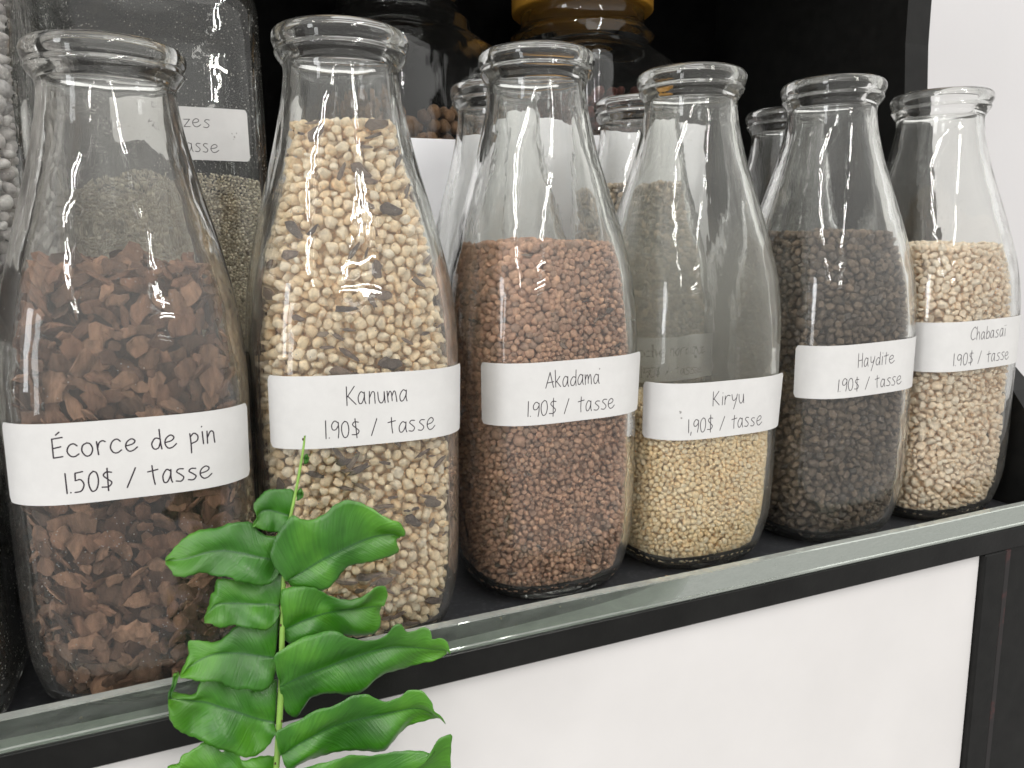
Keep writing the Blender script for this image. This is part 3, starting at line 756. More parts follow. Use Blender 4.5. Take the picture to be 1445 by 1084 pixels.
# dark bark flakes mixed into the cream granules
M_flake = grain_mat('flake_single', COLS['flake'], single=True, bump=.7)
def flake_protos(n, r):
    out = []
    for k in range(n):
        V, F = plate(r, 2.0); V = V*np.array([1, r.uniform(.35, .7), 1.3]); out.append(mesh_from('bark_flake', V, F, smooth=False, mats=[M_flake]))
    return out
FL = flake_protos(8, rng)
def add_flakes(cnt, lo, hi, lab, grp, clear):
    def fn(P, R, dw, dt, c, r, k, wf, nf, b):
        cand = np.nonzero((dw < R*1.2+.6) & (c > -.1) & (P[:, 2] < 235) & (np.abs(P[:, 2]-b['lz']) > 12))[0]
        r.shuffle(cand); ML = local_matrix(b); src = None
        for i in cand[:cnt]:
            L = r.uniform(lo, hi); n_ = P[i, :2]/np.linalg.norm(P[i, :2])
            n3 = np.array([np.sign(n_[0])*abs(n_[0])**2.2, np.sign(n_[1])*abs(n_[1])**2.2, 0]); n3 /= np.linalg.norm(n3)
            th = r.normal(0, .55); t = np.array([-n3[1], n3[0], 0]); ax = t*np.cos(th)+np.array([0, 0, 1])*np.sin(th)
            ay = np.cross(n3, ax); Q = np.stack([ax, ay, n3], 1)
            p = P[i].copy(); nn = float(nf(p[2:3])[0]); w_ = float(wf(p[2:3])[0]); rho = (abs(p[0])**nn+abs(p[1])**nn)**(1/nn)
            p[:2] *= (w_-.75-L*.035)/rho
            if src is None: o = link('bark_flake', FL[0], label=lab, cat='bark flake', group=grp); src = o
            else: o = src.copy(); o.data = FL[int(r.integers(0, len(FL)))]; col.objects.link(o)
            v_, h_ = zone(p, b, 173 if lab.startswith('small') else 222); o['label'] = f'{lab}, {v_}, {h_}'
            o.rotation_mode = 'QUATERNION'; o.rotation_quaternion = ML.to_quaternion() @ Matrix(Q.tolist()).to_quaternion()
            o.scale = (L*.5, L*.45, L*.36); o.location = ML @ (Vector(p.tolist())*S)
            dd = np.abs((P-p)@ax)/(L*.5*clear); de = np.abs((P-p)@ay)/(L*.17*clear+.4); k |= (dd < 1.05) & (de < 1.25) & (dw < 3.2)
    return fn

rad_k = lambda n, P: np.clip(np.random.default_rng(n).normal(2.3, .5, n), 1.3, 3.7)
fill('kanuma', BOT['kanuma'], 222.5, rad_k, 13, 11, 'granule_fill', ('cream granules packed in the Kanuma bottle', 'granules'),
     single=('cream_granule', 'cream granule in the Kanuma bottle', 'granule', 'cream granules in the Kanuma bottle'),
     seed=3, mound=2.5, extra=add_flakes(170, 4.5, 12, 'dark bark flake in the Kanuma bottle', 'bark flakes in the Kanuma bottle', .8), bump=.8, bscale=1100)
def rad_a(n, P):
    r = np.random.default_rng(n); big = np.clip((P[:len(P), 2]-60)/140, 0, 1)*np.clip((20-P[:, 0])/50, 0, 1)
    base = np.clip(r.normal(1.3, .28, n), .8, 2.1)
    return base*(1 + .65*(r.uniform(0, 1, n) < big) + .25*big)
fill('akadama', BOT['akadama'], 173.5, rad_a, 7.5, 7.5, 'clay_granule_fill', ('reddish brown clay granules packed in the Akadama bottle', 'granules'),
     single=('clay_granule', 'reddish clay granule in the Akadama bottle', 'granule', 'clay granules in the Akadama bottle'),
     seed=4, mound=2, extra=add_flakes(30, 3.5, 7, 'small dark splinter in the Akadama bottle', 'splinters in the Akadama bottle', .7))
rad_y = lambda n, P: np.clip(np.random.default_rng(n).normal(1.42, .26, n), .85, 2.2)
fill('kiryu', BOT['kiryu'], 87, rad_y, 6.5, 6.5, 'yellow_sand', ('fine yellow gravel in the bottom of the Kiryu bottle', 'gravel'), seed=5, mound=1.5, arc=-.1)
def rad_h(n, P):
    r = np.random.default_rng(n); return np.clip(r.normal(2.35, .5, n), 1.3, 3.8)
fill('haydite', BOT['haydite'], 177, rad_h, 11, 10, 'dark_granule_fill', ('dark charcoal granules packed in the Haydite bottle', 'granules'),
     single=('dark_granule', 'dark granule in the Haydite bottle', 'granule', 'dark granules in the Haydite bottle'), seed=6, mound=1.5, bump=.9, bscale=1200)
def rad_c(n, P):
    r = np.random.default_rng(n); return np.clip(r.normal(2.05, .6, n), 1.0, 3.7)*(1+.15*np.clip(-P[:, 0]/40, -1, 1))
fill('chabasai', BOT['chabasai'], 168.5, rad_c, 10, 10, 'beige_granule_fill', ('beige angular granules packed in the Chabasaï bottle', 'granules'),
     single=('beige_granule', 'beige granule in the Chabasaï bottle', 'granule', 'beige granules in the Chabasaï bottle'), seed=8, mound=2.5, bump=.8, bscale=1100)
SHAPE['roche'] = SHAPE['haydite']
BACK[1]['lz'] = 103
fill('roche', BACK[1], 208, lambda n, P: np.clip(np.random.default_rng(n).normal(2.1, .4, n), 1.3, 3.2), 6.5, 6, 'mixed_gravel', ('mixed grey and tan gravel in the back bottle behind Kiryu', 'gravel'), seed=9, mound=2, arc=.1)

# pine bark: flat broken plates, each its own shape
M_bark = grain_mat('bark_plate', COLS['bark'], single=True, bump=1.0, bscale=900, stretch=(1, 1, .28), amp=(.5, 1.45))
M_bark_s = grain_mat('bark_bits', COLS['bark'], bump=1.0, bscale=900, stretch=(1, 1, .28), amp=(.5, 1.45))
b = BOT['ecorce']; wf, nf, zs = bottle_funcs(b); r = np.random.default_rng(11); ML = local_matrix(b)
topb = lambda x, y: 169.5 + 3.5*np.sin(np.asarray(x)*.09+1.2)*np.cos(np.asarray(y)*.1) + 1.5*np.sin(np.asarray(x)*.3) - .02*np.asarray(x)
d = CAMXY[:2]-np.array([b['x'], b['y']]); d /= np.linalg.norm(d)
cull = lambda P: ((P[:, 0]*d[0]+P[:, 1]*d[1])/(np.linalg.norm(P[:, :2], axis=1)+1e-6) > -.25) | (P[:, 2] > topb(P[:, 0], P[:, 1])-9)
P, R, dw, dt = pack(wf, nf, 5.4, topb, lambda n, P: np.clip(np.random.default_rng(n).normal(3.1, .9, n), 1.6, 5.4), 12, 10, r, cull, fill=.82)
c = (P[:, 0]*d[0]+P[:, 1]*d[1])/np.linalg.norm(P[:, :2], axis=1)
vis = (c > .05) & (dw < 3.5) & (P[:, 2] > 14) & ((np.abs(P[:, 2]-b['lz']) > 16) | (np.abs(P[:, 0]) > 40))
order = np.argsort(-np.where(vis, R, 0)); sel = set(order[:300][vis[order[:300]]].tolist())
SV = []; SF = []; ST_ = []; base = 0; src = None
for i in range(len(P)):
    L = R[i]*r.uniform(2.5, 4.6) if i in sel else R[i]*r.uniform(2.3, 3.6)
    V, F = plate(r, L); n_ = P[i, :2]/np.linalg.norm(P[i, :2])
    n3 = np.array([np.sign(n_[0])*abs(n_[0])**2, np.sign(n_[1])*abs(n_[1])**2, 0]); n3 /= np.linalg.norm(n3)
    if dt[i] < 6: n3 = n3*.5+np.array([0, 0, 1.])
    n3 = n3 + r.normal(0, .42, 3); n3 /= np.linalg.norm(n3)
    t = np.cross(n3, [0, 0, 1]); t = t/(np.linalg.norm(t)+1e-6); u = np.cross(n3, t); a = r.normal(0, .8); ax = t*np.cos(a)+u*np.sin(a); ay = np.cross(n3, ax)
    W_ = V@np.stack([ax, ay, n3]) + P[i]
    W_ = clampw(W_, wf, nf, .15); W_[:, 2] = np.maximum(W_[:, 2], 5.4)
    if i in sel:
        o_ = W_.mean(0); me = mesh_from('bark_chip', W_-o_, F, smooth=False, mats=[M_bark])
        if src is None: o = link('bark_chip', me, label='brown pine bark chip in the far left bottle labelled Écorce de pin', cat='bark chip', group='pine bark chips in the far left bottle'); src = o
        else: o = src.copy(); o.data = me; col.objects.link(o)
        o.matrix_world = ML @ Matrix.Translation(Vector(o_.tolist())*S)
        v_, h_ = zone(P[i], b, 168); o['label'] = f'brown bark chip in the far left bottle, {v_}, {h_}'
    else:
        SV.append(W_); SF += [tuple(q+base for q in f) for f in F]; ST_.append(np.full(len(W_), r.uniform(0, 1))); base += len(W_)
cv, cf = core_mesh(wf, nf, 5.6, 158, 10); SF += [tuple(int(q)+base for q in f) for f in cf]; SV.append(cv); ST_.append(np.full(len(cv), .8))
me = mesh_from('bark_fill', np.vstack(SV), SF, smooth=False, mats=[M_bark_s]); a = me.attributes.new('tone', 'FLOAT', 'POINT'); a.data.foreach_set('value', np.concatenate(ST_).astype(np.float32))
o = link('bark_fill', me, label='smaller brown pine bark bits packed behind the chips in the far left bottle', cat='bark', kind='stuff'); o.matrix_world = ML

# ------------------------------------------------------------------ jars behind
def jar_mesh(name, w, h, nw, n=7, zneck=None, mats=None, wall=3.5):
    """square-shouldered jar: body half width w, body height h, neck half width nw"""
    sh = 26; zn = h+sh
    outer = [(0.8, w*.80, n*.7), (0, w*.86, n*.7), (2, w*.95, n), (6, w*.99, n), (12, w, n), (h-14, w, n), (h-7, w*.985, n), (h-2, w*.95, n*.8), (h+3, w*.88, n*.6), (h+10, w*.76, 3.2), (h+17, nw+6, 2.3), (h+22, nw+2, 2), (zn, nw, 2), (zn+8, nw, 2), (zn+10, nw+2.5, 2), (zn+13, nw+3, 2), (zn+16, nw+2, 2), (zn+18, nw, 2), (zn+24, nw-.5, 2), (zn+25, nw-2, 2), (zn+24, nw-4, 2)]
    inner = [(zn+10, nw-4.5, 2), (zn, nw-4, 2), (h+20, nw-1.5, 2.1), (h+15, nw+2, 2.4), (h+6, w*.76, 3.4), (h-2, w*.87, n*.7), (h-8, w-wall*1.3, n*.9), (h-16, w-wall, n), (14, w-wall, n), (8, w-wall*1.4, n), (5.5, w*.86, n*.8), (5.2, w*.5, 3)]
    return vessel(name, outer+inner, mats, len(outer)-1, NA=160)
def jar(name, x, y, z, rot, w, h, nw, label, lid=None, group=None, lean=0.0, gm=None):
    e = link(name, None, label=label, cat='jar', group=group, loc=(x, y, z)); e.rotation_euler = (0, lean, rot)
    link('glass_body', jar_mesh('glass_body', w, h, nw, mats=[gm or M_far]*2), e)
    if lid is not None:
        zn = h+26; prof = [(zn+9, nw+1, 2), (zn+9, nw+6, 2), (zn+10, nw+7, 2), (zn+27, nw+7, 2), (zn+30, nw+5, 2), (zn+31, nw, 2), (zn+31, 4, 2)]
        me = vessel('lid', prof, [lid, lid], 99, NA=96)
        link('lid', me, e)
    return e
M_wood = simple('yellow_wood_lid', srgb(176, 128, 44), rough=.5, bump=.3, bscale=200, var=.15, vscale=40)
M_lid = simple('black_lid', (.015, .015, .015), rough=.35)
j1 = jar('glass_jar', 25, 265, .5, 0, 65, 324, 48, 'big square dusty glass jar with a white label behind the two leftmost bottles', group=None)
label_on(j1, 238.5, 16.0, [('zes', 7.5, 3.6, 14), ('tasse', 7.5, -10.2, 22)], tilt=-.012, L=72, Hh=29.5, place=lambda s, o: flat(s, o, -65.0), marks=[(28, -1, .9), (26.8, .8, .5), (29.4, 1.2, .55), (27.5, -2.2, .45), (0, 5, .2)])
j2 = jar('glass_jar', -82, 140, .5, 0, 52, 340, 40, 'glass jar of white pebbles cut off by the left edge of the photo', lean=.028)
j3 = jar('glass_jar', 196, 290, 168.5, math.radians(28), 62, 148, 44, 'dark lidless glass jar behind the white boxes, left of the yellow-lidded jar', gm=M_dark)
j4 = jar('glass_jar', 346, 286, 168.5, math.radians(24), 62, 148, 49, 'dark glass jar closed with a yellow lid behind the Akadama and Kiryu bottles', lid=M_wood, gm=M_dark)
j5 = jar('short_jar', -80, 44, .5, 0, 40, 118, 30, 'short dark jar with a black lid at the left edge beside the bark bottle', lid=M_lid)

def jar_fill(key, jx, jy, jz, rot, w, z0, top, rad, layer, name, label, cat, seed, shape, single=None, arc=0.1, lean=0, mound=3, zlo=None, n=7.0, grp=None, drop=1.5, cols=None):
    r = np.random.default_rng(seed); wf = lambda z: np.full(np.shape(z), w) if np.shape(z) else w; nf = lambda z: np.full(np.shape(z), n) if np.shape(z) else n
    topf = lambda x, y: top + mound*np.sin(np.asarray(x)*.04+.6) + .4*mound*np.sin(np.asarray(y)*.06)
    c_, s_ = math.cos(rot), math.sin(rot); d = CAMXY[:2]-np.array([jx, jy]); d /= np.linalg.norm(d); d = np.array([d[0]*c_+d[1]*s_, -d[0]*s_+d[1]*c_])
    cull = lambda P: ((P[:, 0]*d[0]+P[:, 1]*d[1])/(np.linalg.norm(P[:, :2], axis=1)+1e-6) > arc)
    P, R, dw, dt = pack(wf, nf, z0, topf, rad, layer, layer*.8, r, cull, iters=16)
    k = dw < drop*2*R.mean(); P, R, dw, dt = P[k], R[k], dw[k], dt[k]
    T, F = shape; ML = Matrix.Translation(Vector((jx, jy, jz))*S) @ Euler((0, lean, rot)).to_matrix().to_4x4()
    tone = r.uniform(0, 1, len(P)); rots = rand_rot(len(P), r); sel = np.zeros(len(P), bool)
    if single:
        sm = grain_mat(key+'_single', cols, single=True, bump=.3); protos = [mesh_from(name, v, F, mats=[sm]) for v in T]; src = None
        sel = single(P, R, dw)
        for i in np.nonzero(sel)[0]:
            if src is None: o = link(name, protos[0], label=label, cat=cat, group=grp); src = o
            else: o = src.copy(); o.data = protos[int(i) % len(protos)]; col.objects.link(o)
            o.rotation_mode = 'QUATERNION'; o.rotation_quaternion = Matrix(rots[i].tolist()).to_quaternion(); q = float(R[i]); hz = 'near the top of the photo' if P[i, 2] > 285 else ('beside the rim of the bark bottle' if P[i, 2] > 240 else ('beside the neck of the bark bottle' if P[i, 2] > 200 else 'lowest in view'))
            o['label'] = f'white pebble in the left edge jar, {hz}'
            o.scale = (q, q, q); o.location = ML @ (Vector(P[i].tolist())*S)
    mat = grain_mat(key+'_grain', cols, bump=.4)
    core = core_mesh(wf, nf, z0, top-mound-4.0*R.mean(), 4.2*R.mean())
    me = grains_mesh(name+'_fill', P[~sel], R[~sel]*1.04, T, F, mat, r, wf, nf, rots=rots[~sel], tone=tone[~sel], core=core)
    o = link(name+'_fill', me, label=label.replace('one ', 'many ') if single else label, cat=cat, kind='stuff'); o.matrix_world = ML
    return o
SP = shapes(ICO1, 10, 6, .72, .98, ((.75, 1.0), (.65, .9)), rng)
o = jar_fill('fine', 25, 265, .5, 0, 61.2, 110, 212, lambda n, P: np.clip(np.random.default_rng(n).normal(1.0, .18, n), .6, 1.5), 4.6, 'fine_gravel', 'fine beige grey gravel in the big square jar behind the leftmost bottles', 'gravel', 21, SHAPE['fine'], arc=.45, mound=4, drop=2.2,
    cols=cream((176,166,146),(226,216,196),(150,140,122),(240,230,210),(196,186,166),(118,110,98), k=1.35))
o = jar_fill('pebble', -82, 140, .5, 0, 48.0, 60, 322, lambda n, P: np.clip(np.random.default_rng(n).normal(3.3, .6, n), 2.0, 5.0), 11, 'white_pebble', 'one white pebble among those in the jar cut off by the left edge', 'pebble', 22, SP, lean=.028, arc=0.0,
    single=lambda P, R, dw: (P[:, 0] > 24) & (P[:, 1] < 25) & (P[:, 2] > 165) & (dw < 5), grp='white pebbles in the left edge jar',
    cols=cream((200,194,192),(222,218,216),(212,206,204),(190,184,184),(228,225,222),(206,202,204)))
for q in bpy.data.objects:
    if q.name == 'white_pebble_fill': q['label'] = 'white pebbles deeper inside the jar cut off by the left edge'
SB = shapes(ICO1, 8, 3, .85, 1.0, ((.88, 1.0), (.85, 1.0)), rng)
bcols = cream((120,92,66),(98,74,54),(138,106,78),(84,64,50))
o = jar_fill('ball', 196, 290, 168.5, math.radians(28), 58, 6, 98, lambda n, P: np.clip(np.random.default_rng(n).normal(5.2, .7, n), 3.8, 7), 16, 'clay_ball', 'brown clay balls in the dark jar left of the yellow-lidded jar', 'clay balls', 23, SB, arc=.1, cols=bcols, n=7.0)
o = jar_fill('rust', 346, 286, 168.5, math.radians(24), 58, 6, 118, lambda n, P: np.clip(np.random.default_rng(n).normal(4.2, .8, n), 2.6, 6), 13, 'rust_gravel', 'dark rust brown bark pieces in the jar with the yellow lid', 'bark', 24, SP, arc=.1, cols=cream((62,34,28),(84,46,38),(48,30,26),(96,56,46)))
o = jar_fill('black', -80, 44, .5, 0, 36, 8, 100, lambda n, P: np.clip(np.random.default_rng(n).normal(2.4, .5, n), 1.5, 3.6), 7, 'black_gravel', 'black gravel in the short jar at the left edge', 'gravel', 25, SHAPE['haydite'], arc=.1, cols=cream((24,24,24),(40,38,36),(30,30,32),(52,50,48)))

rc = np.random.default_rng(77); nC = 150; T_, F_ = SHAPE['kiryu']
Pc = np.stack([rc.uniform(-60, 510, nC), rc.uniform(-7.4, 24, nC)**1, np.full(nC, .25)], 1); Rc = np.clip(rc.exponential(.28, nC)+.12, .12, .8); Pc[:, 2] = Rc*.5
me = grains_mesh('crumbs', Pc, Rc, T_, F_, grain_mat('crumb_grain', cream((170,150,120),(120,90,70),(90,80,70),(210,190,160))), rc)
link('crumbs', me, label='scattered crumbs of bark and grit on the dark shelf in front of the bottles', cat='crumbs', kind='stuff')

# white cartons in front of the dark jars, on the shelf
add_box('white_box', (126, 224.6, 196, 214, 0.3, 240.6), M_box, label='plain white box behind the Kanuma and Akadama bottles', cat='box', bevel=.5)
add_box('white_box', (225.6, 411, 194, 214, 0.3, 246.8), M_box, label='plain white box behind the Kiryu bottle, taller and right of the other white box', cat='box', bevel=.5)
add_box('riser', (100, 520, 218, 349, .3, 168), M_back, label='black riser block that lifts the two dark jars', cat='riser')

# ------------------------------------------------------------------ the fern frond in front
PINNA={
 'R1':( [(56.6,59.1),(53.7,64.3),(52.7,68.4),(55,74.7),(60.2,80.8),(63.2,79.8),(66.4,78.6),(71.5,79.5),(75.9,82.3),(80.3,83.1),(85.9,80.9),(92.6,76.2),(97.2,73.8),(99.1,71),(99.6,68.9)],[(56.6,58.7),(61.6,60.5),(68.5,63.5),(77.8,66.5),(87.3,68.8),(94.4,68.9),(98.5,67.3)],[(56.7,58.2),(59,55.8),(64.4,54.4),(69.4,53.9),(73.5,56.1),(78.4,59.5),(84.3,60.5),(90.2,61),(95.6,61.7),(97.6,63),(96.6,65.9),(98,66.4)] ),
 'R2':( [(54.5,46.3),(54.1,50.9),(54.9,55.2),(58,56),(61.8,55.6),(66.1,54),(70.8,50.6),(76.3,48.6),(82.1,48.7),(87.6,50.9),(90.7,49.8),(91.5,46.2),(90.5,43.4)],[(54,40.8),(62.4,43.1),(71.4,44.2),(81.7,43.3),(90.2,42.3)],[(53.9,37.5),(57.4,35.6),(64,35.4),(70.7,35.2),(77.5,34.7),(85.6,33.5),(88.9,36.1),(89.2,39),(90.3,41.7)] ),
 'R3':( [(51.3,24.6),(50.7,30.3),(51,34.5),(54.2,36.1),(59.8,38.3),(66.5,39.4),(71,39.5),(76.5,36),(83.2,33.4),(89.2,33.9),(92,36.4),(95.3,36.2),(97.1,33),(99.9,32.7),(103.7,33.1),(106.2,31.4),(106.4,28.5),(109.5,28.8),(112.1,26.4),(113,22.8)],[(51.1,22.6),(58.7,24.6),(67.7,26),(76.9,27.5),(86.3,28.4),(97,27.1),(112.9,21.8)],[(51.6,18.9),(52.6,14.7),(54.3,12.1),(56.7,11.2),(58.6,12.8),(62.4,16.4),(69.2,17.3),(75.9,15.3),(80.6,15.4),(83.7,17.3),(88.6,19.2),(96.3,18.6),(103.7,19),(108.7,19.1),(112.6,20.2)] ),
 'R4':( [(49.3,1.5),(48.7,6.2),(49.1,9.4),(52,10.4),(57.6,11.8),(62.2,14.2),(69,14.8),(74.8,16.1),(80.5,15.1),(86.1,11.4),(92.1,11.1),(95.8,12.5),(100.6,11.3),(103.4,7.4),(104.4,4.1),(107.3,0.8),(108.4,-1.9)],[(49.7,0.1),(59.1,3.5),(68.3,5.8),(79.8,5.9),(91.6,5.4),(100,4),(108.1,-1.9)],[(50.4,-3.3),(51.8,-5.5),(56.3,-4.3),(62.9,-4.3),(69.7,-4),(78.8,-5.7),(85.3,-6.7),(89.6,-4.8),(95.9,-2),(102,-2),(107.9,-2.5)] ),
 'R5':( [(49.5,-6.5),(54.1,-4.3),(60.8,-3.2),(67.5,-3.2),(72.1,-3.6),(78.8,-6.2),(88.2,-7),(96.5,-9),(101.9,-10.7),(102.6,-6.9),(105.5,-5.6),(109,-6.1),(109,-11.6),(108.9,-17.7)],[(49.1,-12),(66.7,-13.4),(89.8,-16.8),(109.3,-20.2)],[(49.5,-20),(66,-21.3),(89.1,-25.5),(105.1,-26.4),(110.7,-22.4)] ),
 'R0':( [(66.6,101.3),(67.4,101.2),(68.1,99.8)],[(66.2,99.9),(67.1,99.7),(68,99.3)],[(66.1,98.2),(66.9,98.1),(67.9,99.1)] ),
 'R00':( [(63.1,89.1),(64.2,89.5),(65.3,87.7)],[(62.8,87.5),(63.8,87.3),(65.3,87.2)],[(62.4,85.7),(63.7,85.9),(65.1,86.7)] ),
 'L0':( [(62,86.7),(61.1,88.6),(57.5,89.4),(53,89.7),(50.3,87.8),(48.2,85.6),(48.3,83.4),(49,81.7),(47.2,78.8)],[(60.4,79.8),(55.8,82),(52.7,83.3),(50,82.6),(47.1,78.5)],[(58.8,76.6),(56.4,76),(53.2,76.5),(50.6,77.4),(47,78.2)] ),
 'L1':( [(58.3,71),(56,73),(52.5,73.3),(49.2,75.2),(46.8,78.3),(43.4,79.5),(39.2,80),(36.2,79.1),(32.8,78.9),(29.5,78.7),(25.7,77.1),(21.8,74.2),(18.6,71.6)],[(54.6,63.8),(51.9,66.1),(46.8,68.3),(41.8,70.2),(36.4,71.8),(31.4,71.9),(26,70.9),(21.1,70.7),(18.6,71.2)],[(54.6,62),(51.8,59.6),(47.9,59.9),(43.7,61.5),(40.3,62.6),(37.9,64.4),(33.7,64.9),(29.7,66.9),(26.4,66.9),(23.6,66.6),(20.8,67.4),(20.4,68.7),(18.6,70.9)] ),
 'L2':( [(55.9,61),(54.5,60.3),(52.3,59.6),(48.6,57.9),(45.1,58.1),(41.8,59.2),(38.5,60.7),(35.1,61.3),(33.8,60.2),(33.1,57.6),(31.7,56.1),(30.9,53.1),(29,49.2)],[(53.7,48.9),(49.7,50.6),(43.3,52.1),(37,53.3),(33.6,53.7),(31,51.7),(29,49)],[(53.5,47.8),(51.5,45.2),(48.3,44.2),(44.9,44.9),(40.7,46.1),(37.4,47.3),(33.1,47.6),(30.7,48.7),(28.9,48.8)] ),
 'L3':( [(53.7,44.6),(49.5,43.9),(45.5,43.4),(42.2,44.3),(38.8,44),(36.2,42.2),(33.2,40.3),(30.9,40),(27.7,40.9),(24.5,41.7),(23.3,40.7),(23.3,37.9),(22.2,35.7),(20.1,32.4)],[(50.8,30.9),(45.1,33.2),(39,35.4),(33.4,36.8),(28.7,36.3),(23.9,34.3),(20,32.3)],[(50.6,28.4),(48.9,25.2),(46.3,23.7),(42.9,23.9),(40.1,24.9),(37.2,25.3),(34,27),(32.7,28.3),(29.6,29.9),(25.4,30.5),(22.3,31.6),(19.8,32.2)] ),
 'L4':( [(51,21.6),(46.6,21.3),(42.4,21.2),(41.2,23.3),(37.2,25.3),(33.6,27.4),(30.9,29),(27.6,29.5),(25.1,26.3),(23.5,24.4),(18.5,24.6),(15.9,25.5)],[(49,8),(43.3,11),(36.4,15.3),(31.8,17.9),(27.4,20.5),(22.9,22.1),(19.3,23.2),(15.5,24.3)],[(48.4,6.1),(46,2),(42.4,0.1),(38.1,1.5),(34.5,4),(30,6.8),(24.2,10.2),(21.1,12),(17.8,15.9),(15.8,19.8),(15.5,23.9)] ),
 'L4b':( [(15.5,24.3),(16,26.7),(17,28.9),(17.9,31.7),(18.7,32.1)],[(16,24.2),(16.5,26.6),(17.5,28.8),(18.6,31),(19.3,31.9)],[(16.6,24.1),(17,26),(18.1,28.2),(19.2,30.4),(19.9,31.5)] ),
 'L5':( [(47.9,-3.4),(44.7,-2.3),(39.9,-1),(37,-0.7),(36,1.6),(33.5,3),(32,3),(30.8,2.5),(28.5,5.6),(25.7,6.6),(22.9,6.1),(18.2,5.3),(17.1,3.1),(13.5,2.8)],[(47.4,-8.2),(34.8,-4.2),(20.9,-1.4),(13.2,1.7)],[(46.8,-13.8),(34.3,-9.7),(20.6,-4.9),(12.9,0.8)] ),
}
RACHIS= [(67.2, 107.8), (65.9, 101.6), (62.7, 89.5), (58.6, 75.1), (56.4, 63.0), (54.7, 48.3), (53.6, 38.4), (52.2, 23.7), (50.9, 13.9), (49.2, 1.8), (47.4, -10.4), (45.5, -25.0)]

def leaf_mat():
    mt, nt, out = new_mat('fern_leaf')
    b = N(nt, 'ShaderNodeBsdfPrincipled'); b.inputs['Roughness'].default_value = .36; b.inputs['Specular IOR Level'].default_value = .75
    uv = nt.nodes.new('ShaderNodeUVMap'); sp = N(nt, 'ShaderNodeSeparateXYZ'); nt.links.new(uv.outputs[0], sp.inputs[0])
    # u along the pinna 0..1, v across -1..1 stored as 0..1
    n1 = noise(nt, 55, 3, .5)
    r1 = ramp_(nt, n1.outputs['Fac'], [(.3, srgb(34, 88, 14)), (.52, srgb(52, 114, 20)), (.75, srgb(84, 146, 34))])
    # young tips are yellower
    tip = N(nt, 'ShaderNodeMapRange'); tip.inputs['From Min'].default_value = .55; tip.inputs['From Max'].default_value = 1.0; nt.links.new(sp.outputs['X'], tip.inputs['Value'])
    tm = N(nt, 'ShaderNodeMath', operation='MULTIPLY'); tm.inputs[1].default_value = .45; nt.links.new(tip.outputs[0], tm.inputs[0])
    mx = N(nt, 'ShaderNodeMix', data_type='RGBA'); nt.links.new(tm.outputs[0], mx.inputs[0]); nt.links.new(r1.outputs[0], mx.inputs[6]); mx.inputs[7].default_value = srgb(98, 160, 32) + (1,)
    vm = N(nt, 'ShaderNodeMix', data_type='RGBA', blend_type='MULTIPLY'); vm.inputs[0].default_value = 1
    # midrib
    v = N(nt, 'ShaderNodeMath', operation='SUBTRACT'); v.inputs[1].default_value = .5; nt.links.new(sp.outputs['Y'], v.inputs[0])
    av = N(nt, 'ShaderNodeMath', operation='ABSOLUTE'); nt.links.new(v.outputs[0], av.inputs[0])
    mrib = N(nt, 'ShaderNodeMapRange'); mrib.inputs['From Min'].default_value = .006; mrib.inputs['From Max'].default_value = .028; mrib.inputs['To Min'].default_value = .75; mrib.inputs['To Max'].default_value = 0
    nt.links.new(av.outputs[0], mrib.inputs['Value'])
    mx2 = N(nt, 'ShaderNodeMix', data_type='RGBA'); nt.links.new(mrib.outputs[0], mx2.inputs[0]); nt.links.new(mx.outputs[2], mx2.inputs[6]); mx2.inputs[7].default_value = srgb(36, 84, 38) + (1,)
    nt.links.new(mx2.outputs[2], vm.inputs[6]); nt.links.new(vm.outputs[2], b.inputs['Base Color'])
    # fine side veins, slanting forward
    sl = N(nt, 'ShaderNodeMath', operation='MULTIPLY_ADD'); sl.inputs[1].default_value = -.35; nt.links.new(av.outputs[0], sl.inputs[0]); nt.links.new(sp.outputs['X'], sl.inputs[2])
    cmb = N(nt, 'ShaderNodeCombineXYZ'); nt.links.new(sl.outputs[0], cmb.inputs[0]); 
    sc = N(nt, 'ShaderNodeMath', operation='MULTIPLY'); sc.inputs[1].default_value = .05; nt.links.new(v.outputs[0], sc.inputs[0]); nt.links.new(sc.outputs[0], cmb.inputs[1])
    wv = N(nt, 'ShaderNodeTexNoise'); wv.inputs['Scale'].default_value = 60; wv.inputs['Detail'].default_value = 3; nt.links.new(cmb.outputs[0], wv.inputs['Vector'])
    bp = N(nt, 'ShaderNodeBump'); bp.inputs['Strength'].default_value = .55; bp.inputs['Distance'].default_value = .0005; nt.links.new(wv.outputs['Fac'], bp.inputs['Height'])
    nt.links.new(bp.outputs[0], b.inputs['Normal'])
    rr = N(nt, 'ShaderNodeMapRange'); rr.inputs['To Min'].default_value = .26; rr.inputs['To Max'].default_value = .5; nt.links.new(wv.outputs['Fac'], rr.inputs['Value']); nt.links.new(rr.outputs[0], b.inputs['Roughness'])
    vr = N(nt, 'ShaderNodeMapRange'); vr.inputs['From Min'].default_value = .35; vr.inputs['From Max'].default_value = .65; vr.inputs['To Min'].default_value = .90; vr.inputs['To Max'].default_value = 1.12
    nt.links.new(wv.outputs['Fac'], vr.inputs['Value']); nt.links.new(vr.outputs[0], vm.inputs[7])
    tr = N(nt, 'ShaderNodeBsdfTranslucent'); tr.inputs['Color'].default_value = srgb(96, 170, 30) + (1,)
    ms = N(nt, 'ShaderNodeMixShader'); ms.inputs[0].default_value = .22; nt.links.new(b.outputs[0], ms.inputs[1]); nt.links.new(tr.outputs[0], ms.inputs[2])
    nt.links.new(ms.outputs[0], out.inputs[0]); return mt
M_leaf = leaf_mat(); M_stem = simple('fern_stem', srgb(122, 160, 70), rough=.5, bump=.3, bscale=600, var=.18, vscale=120)
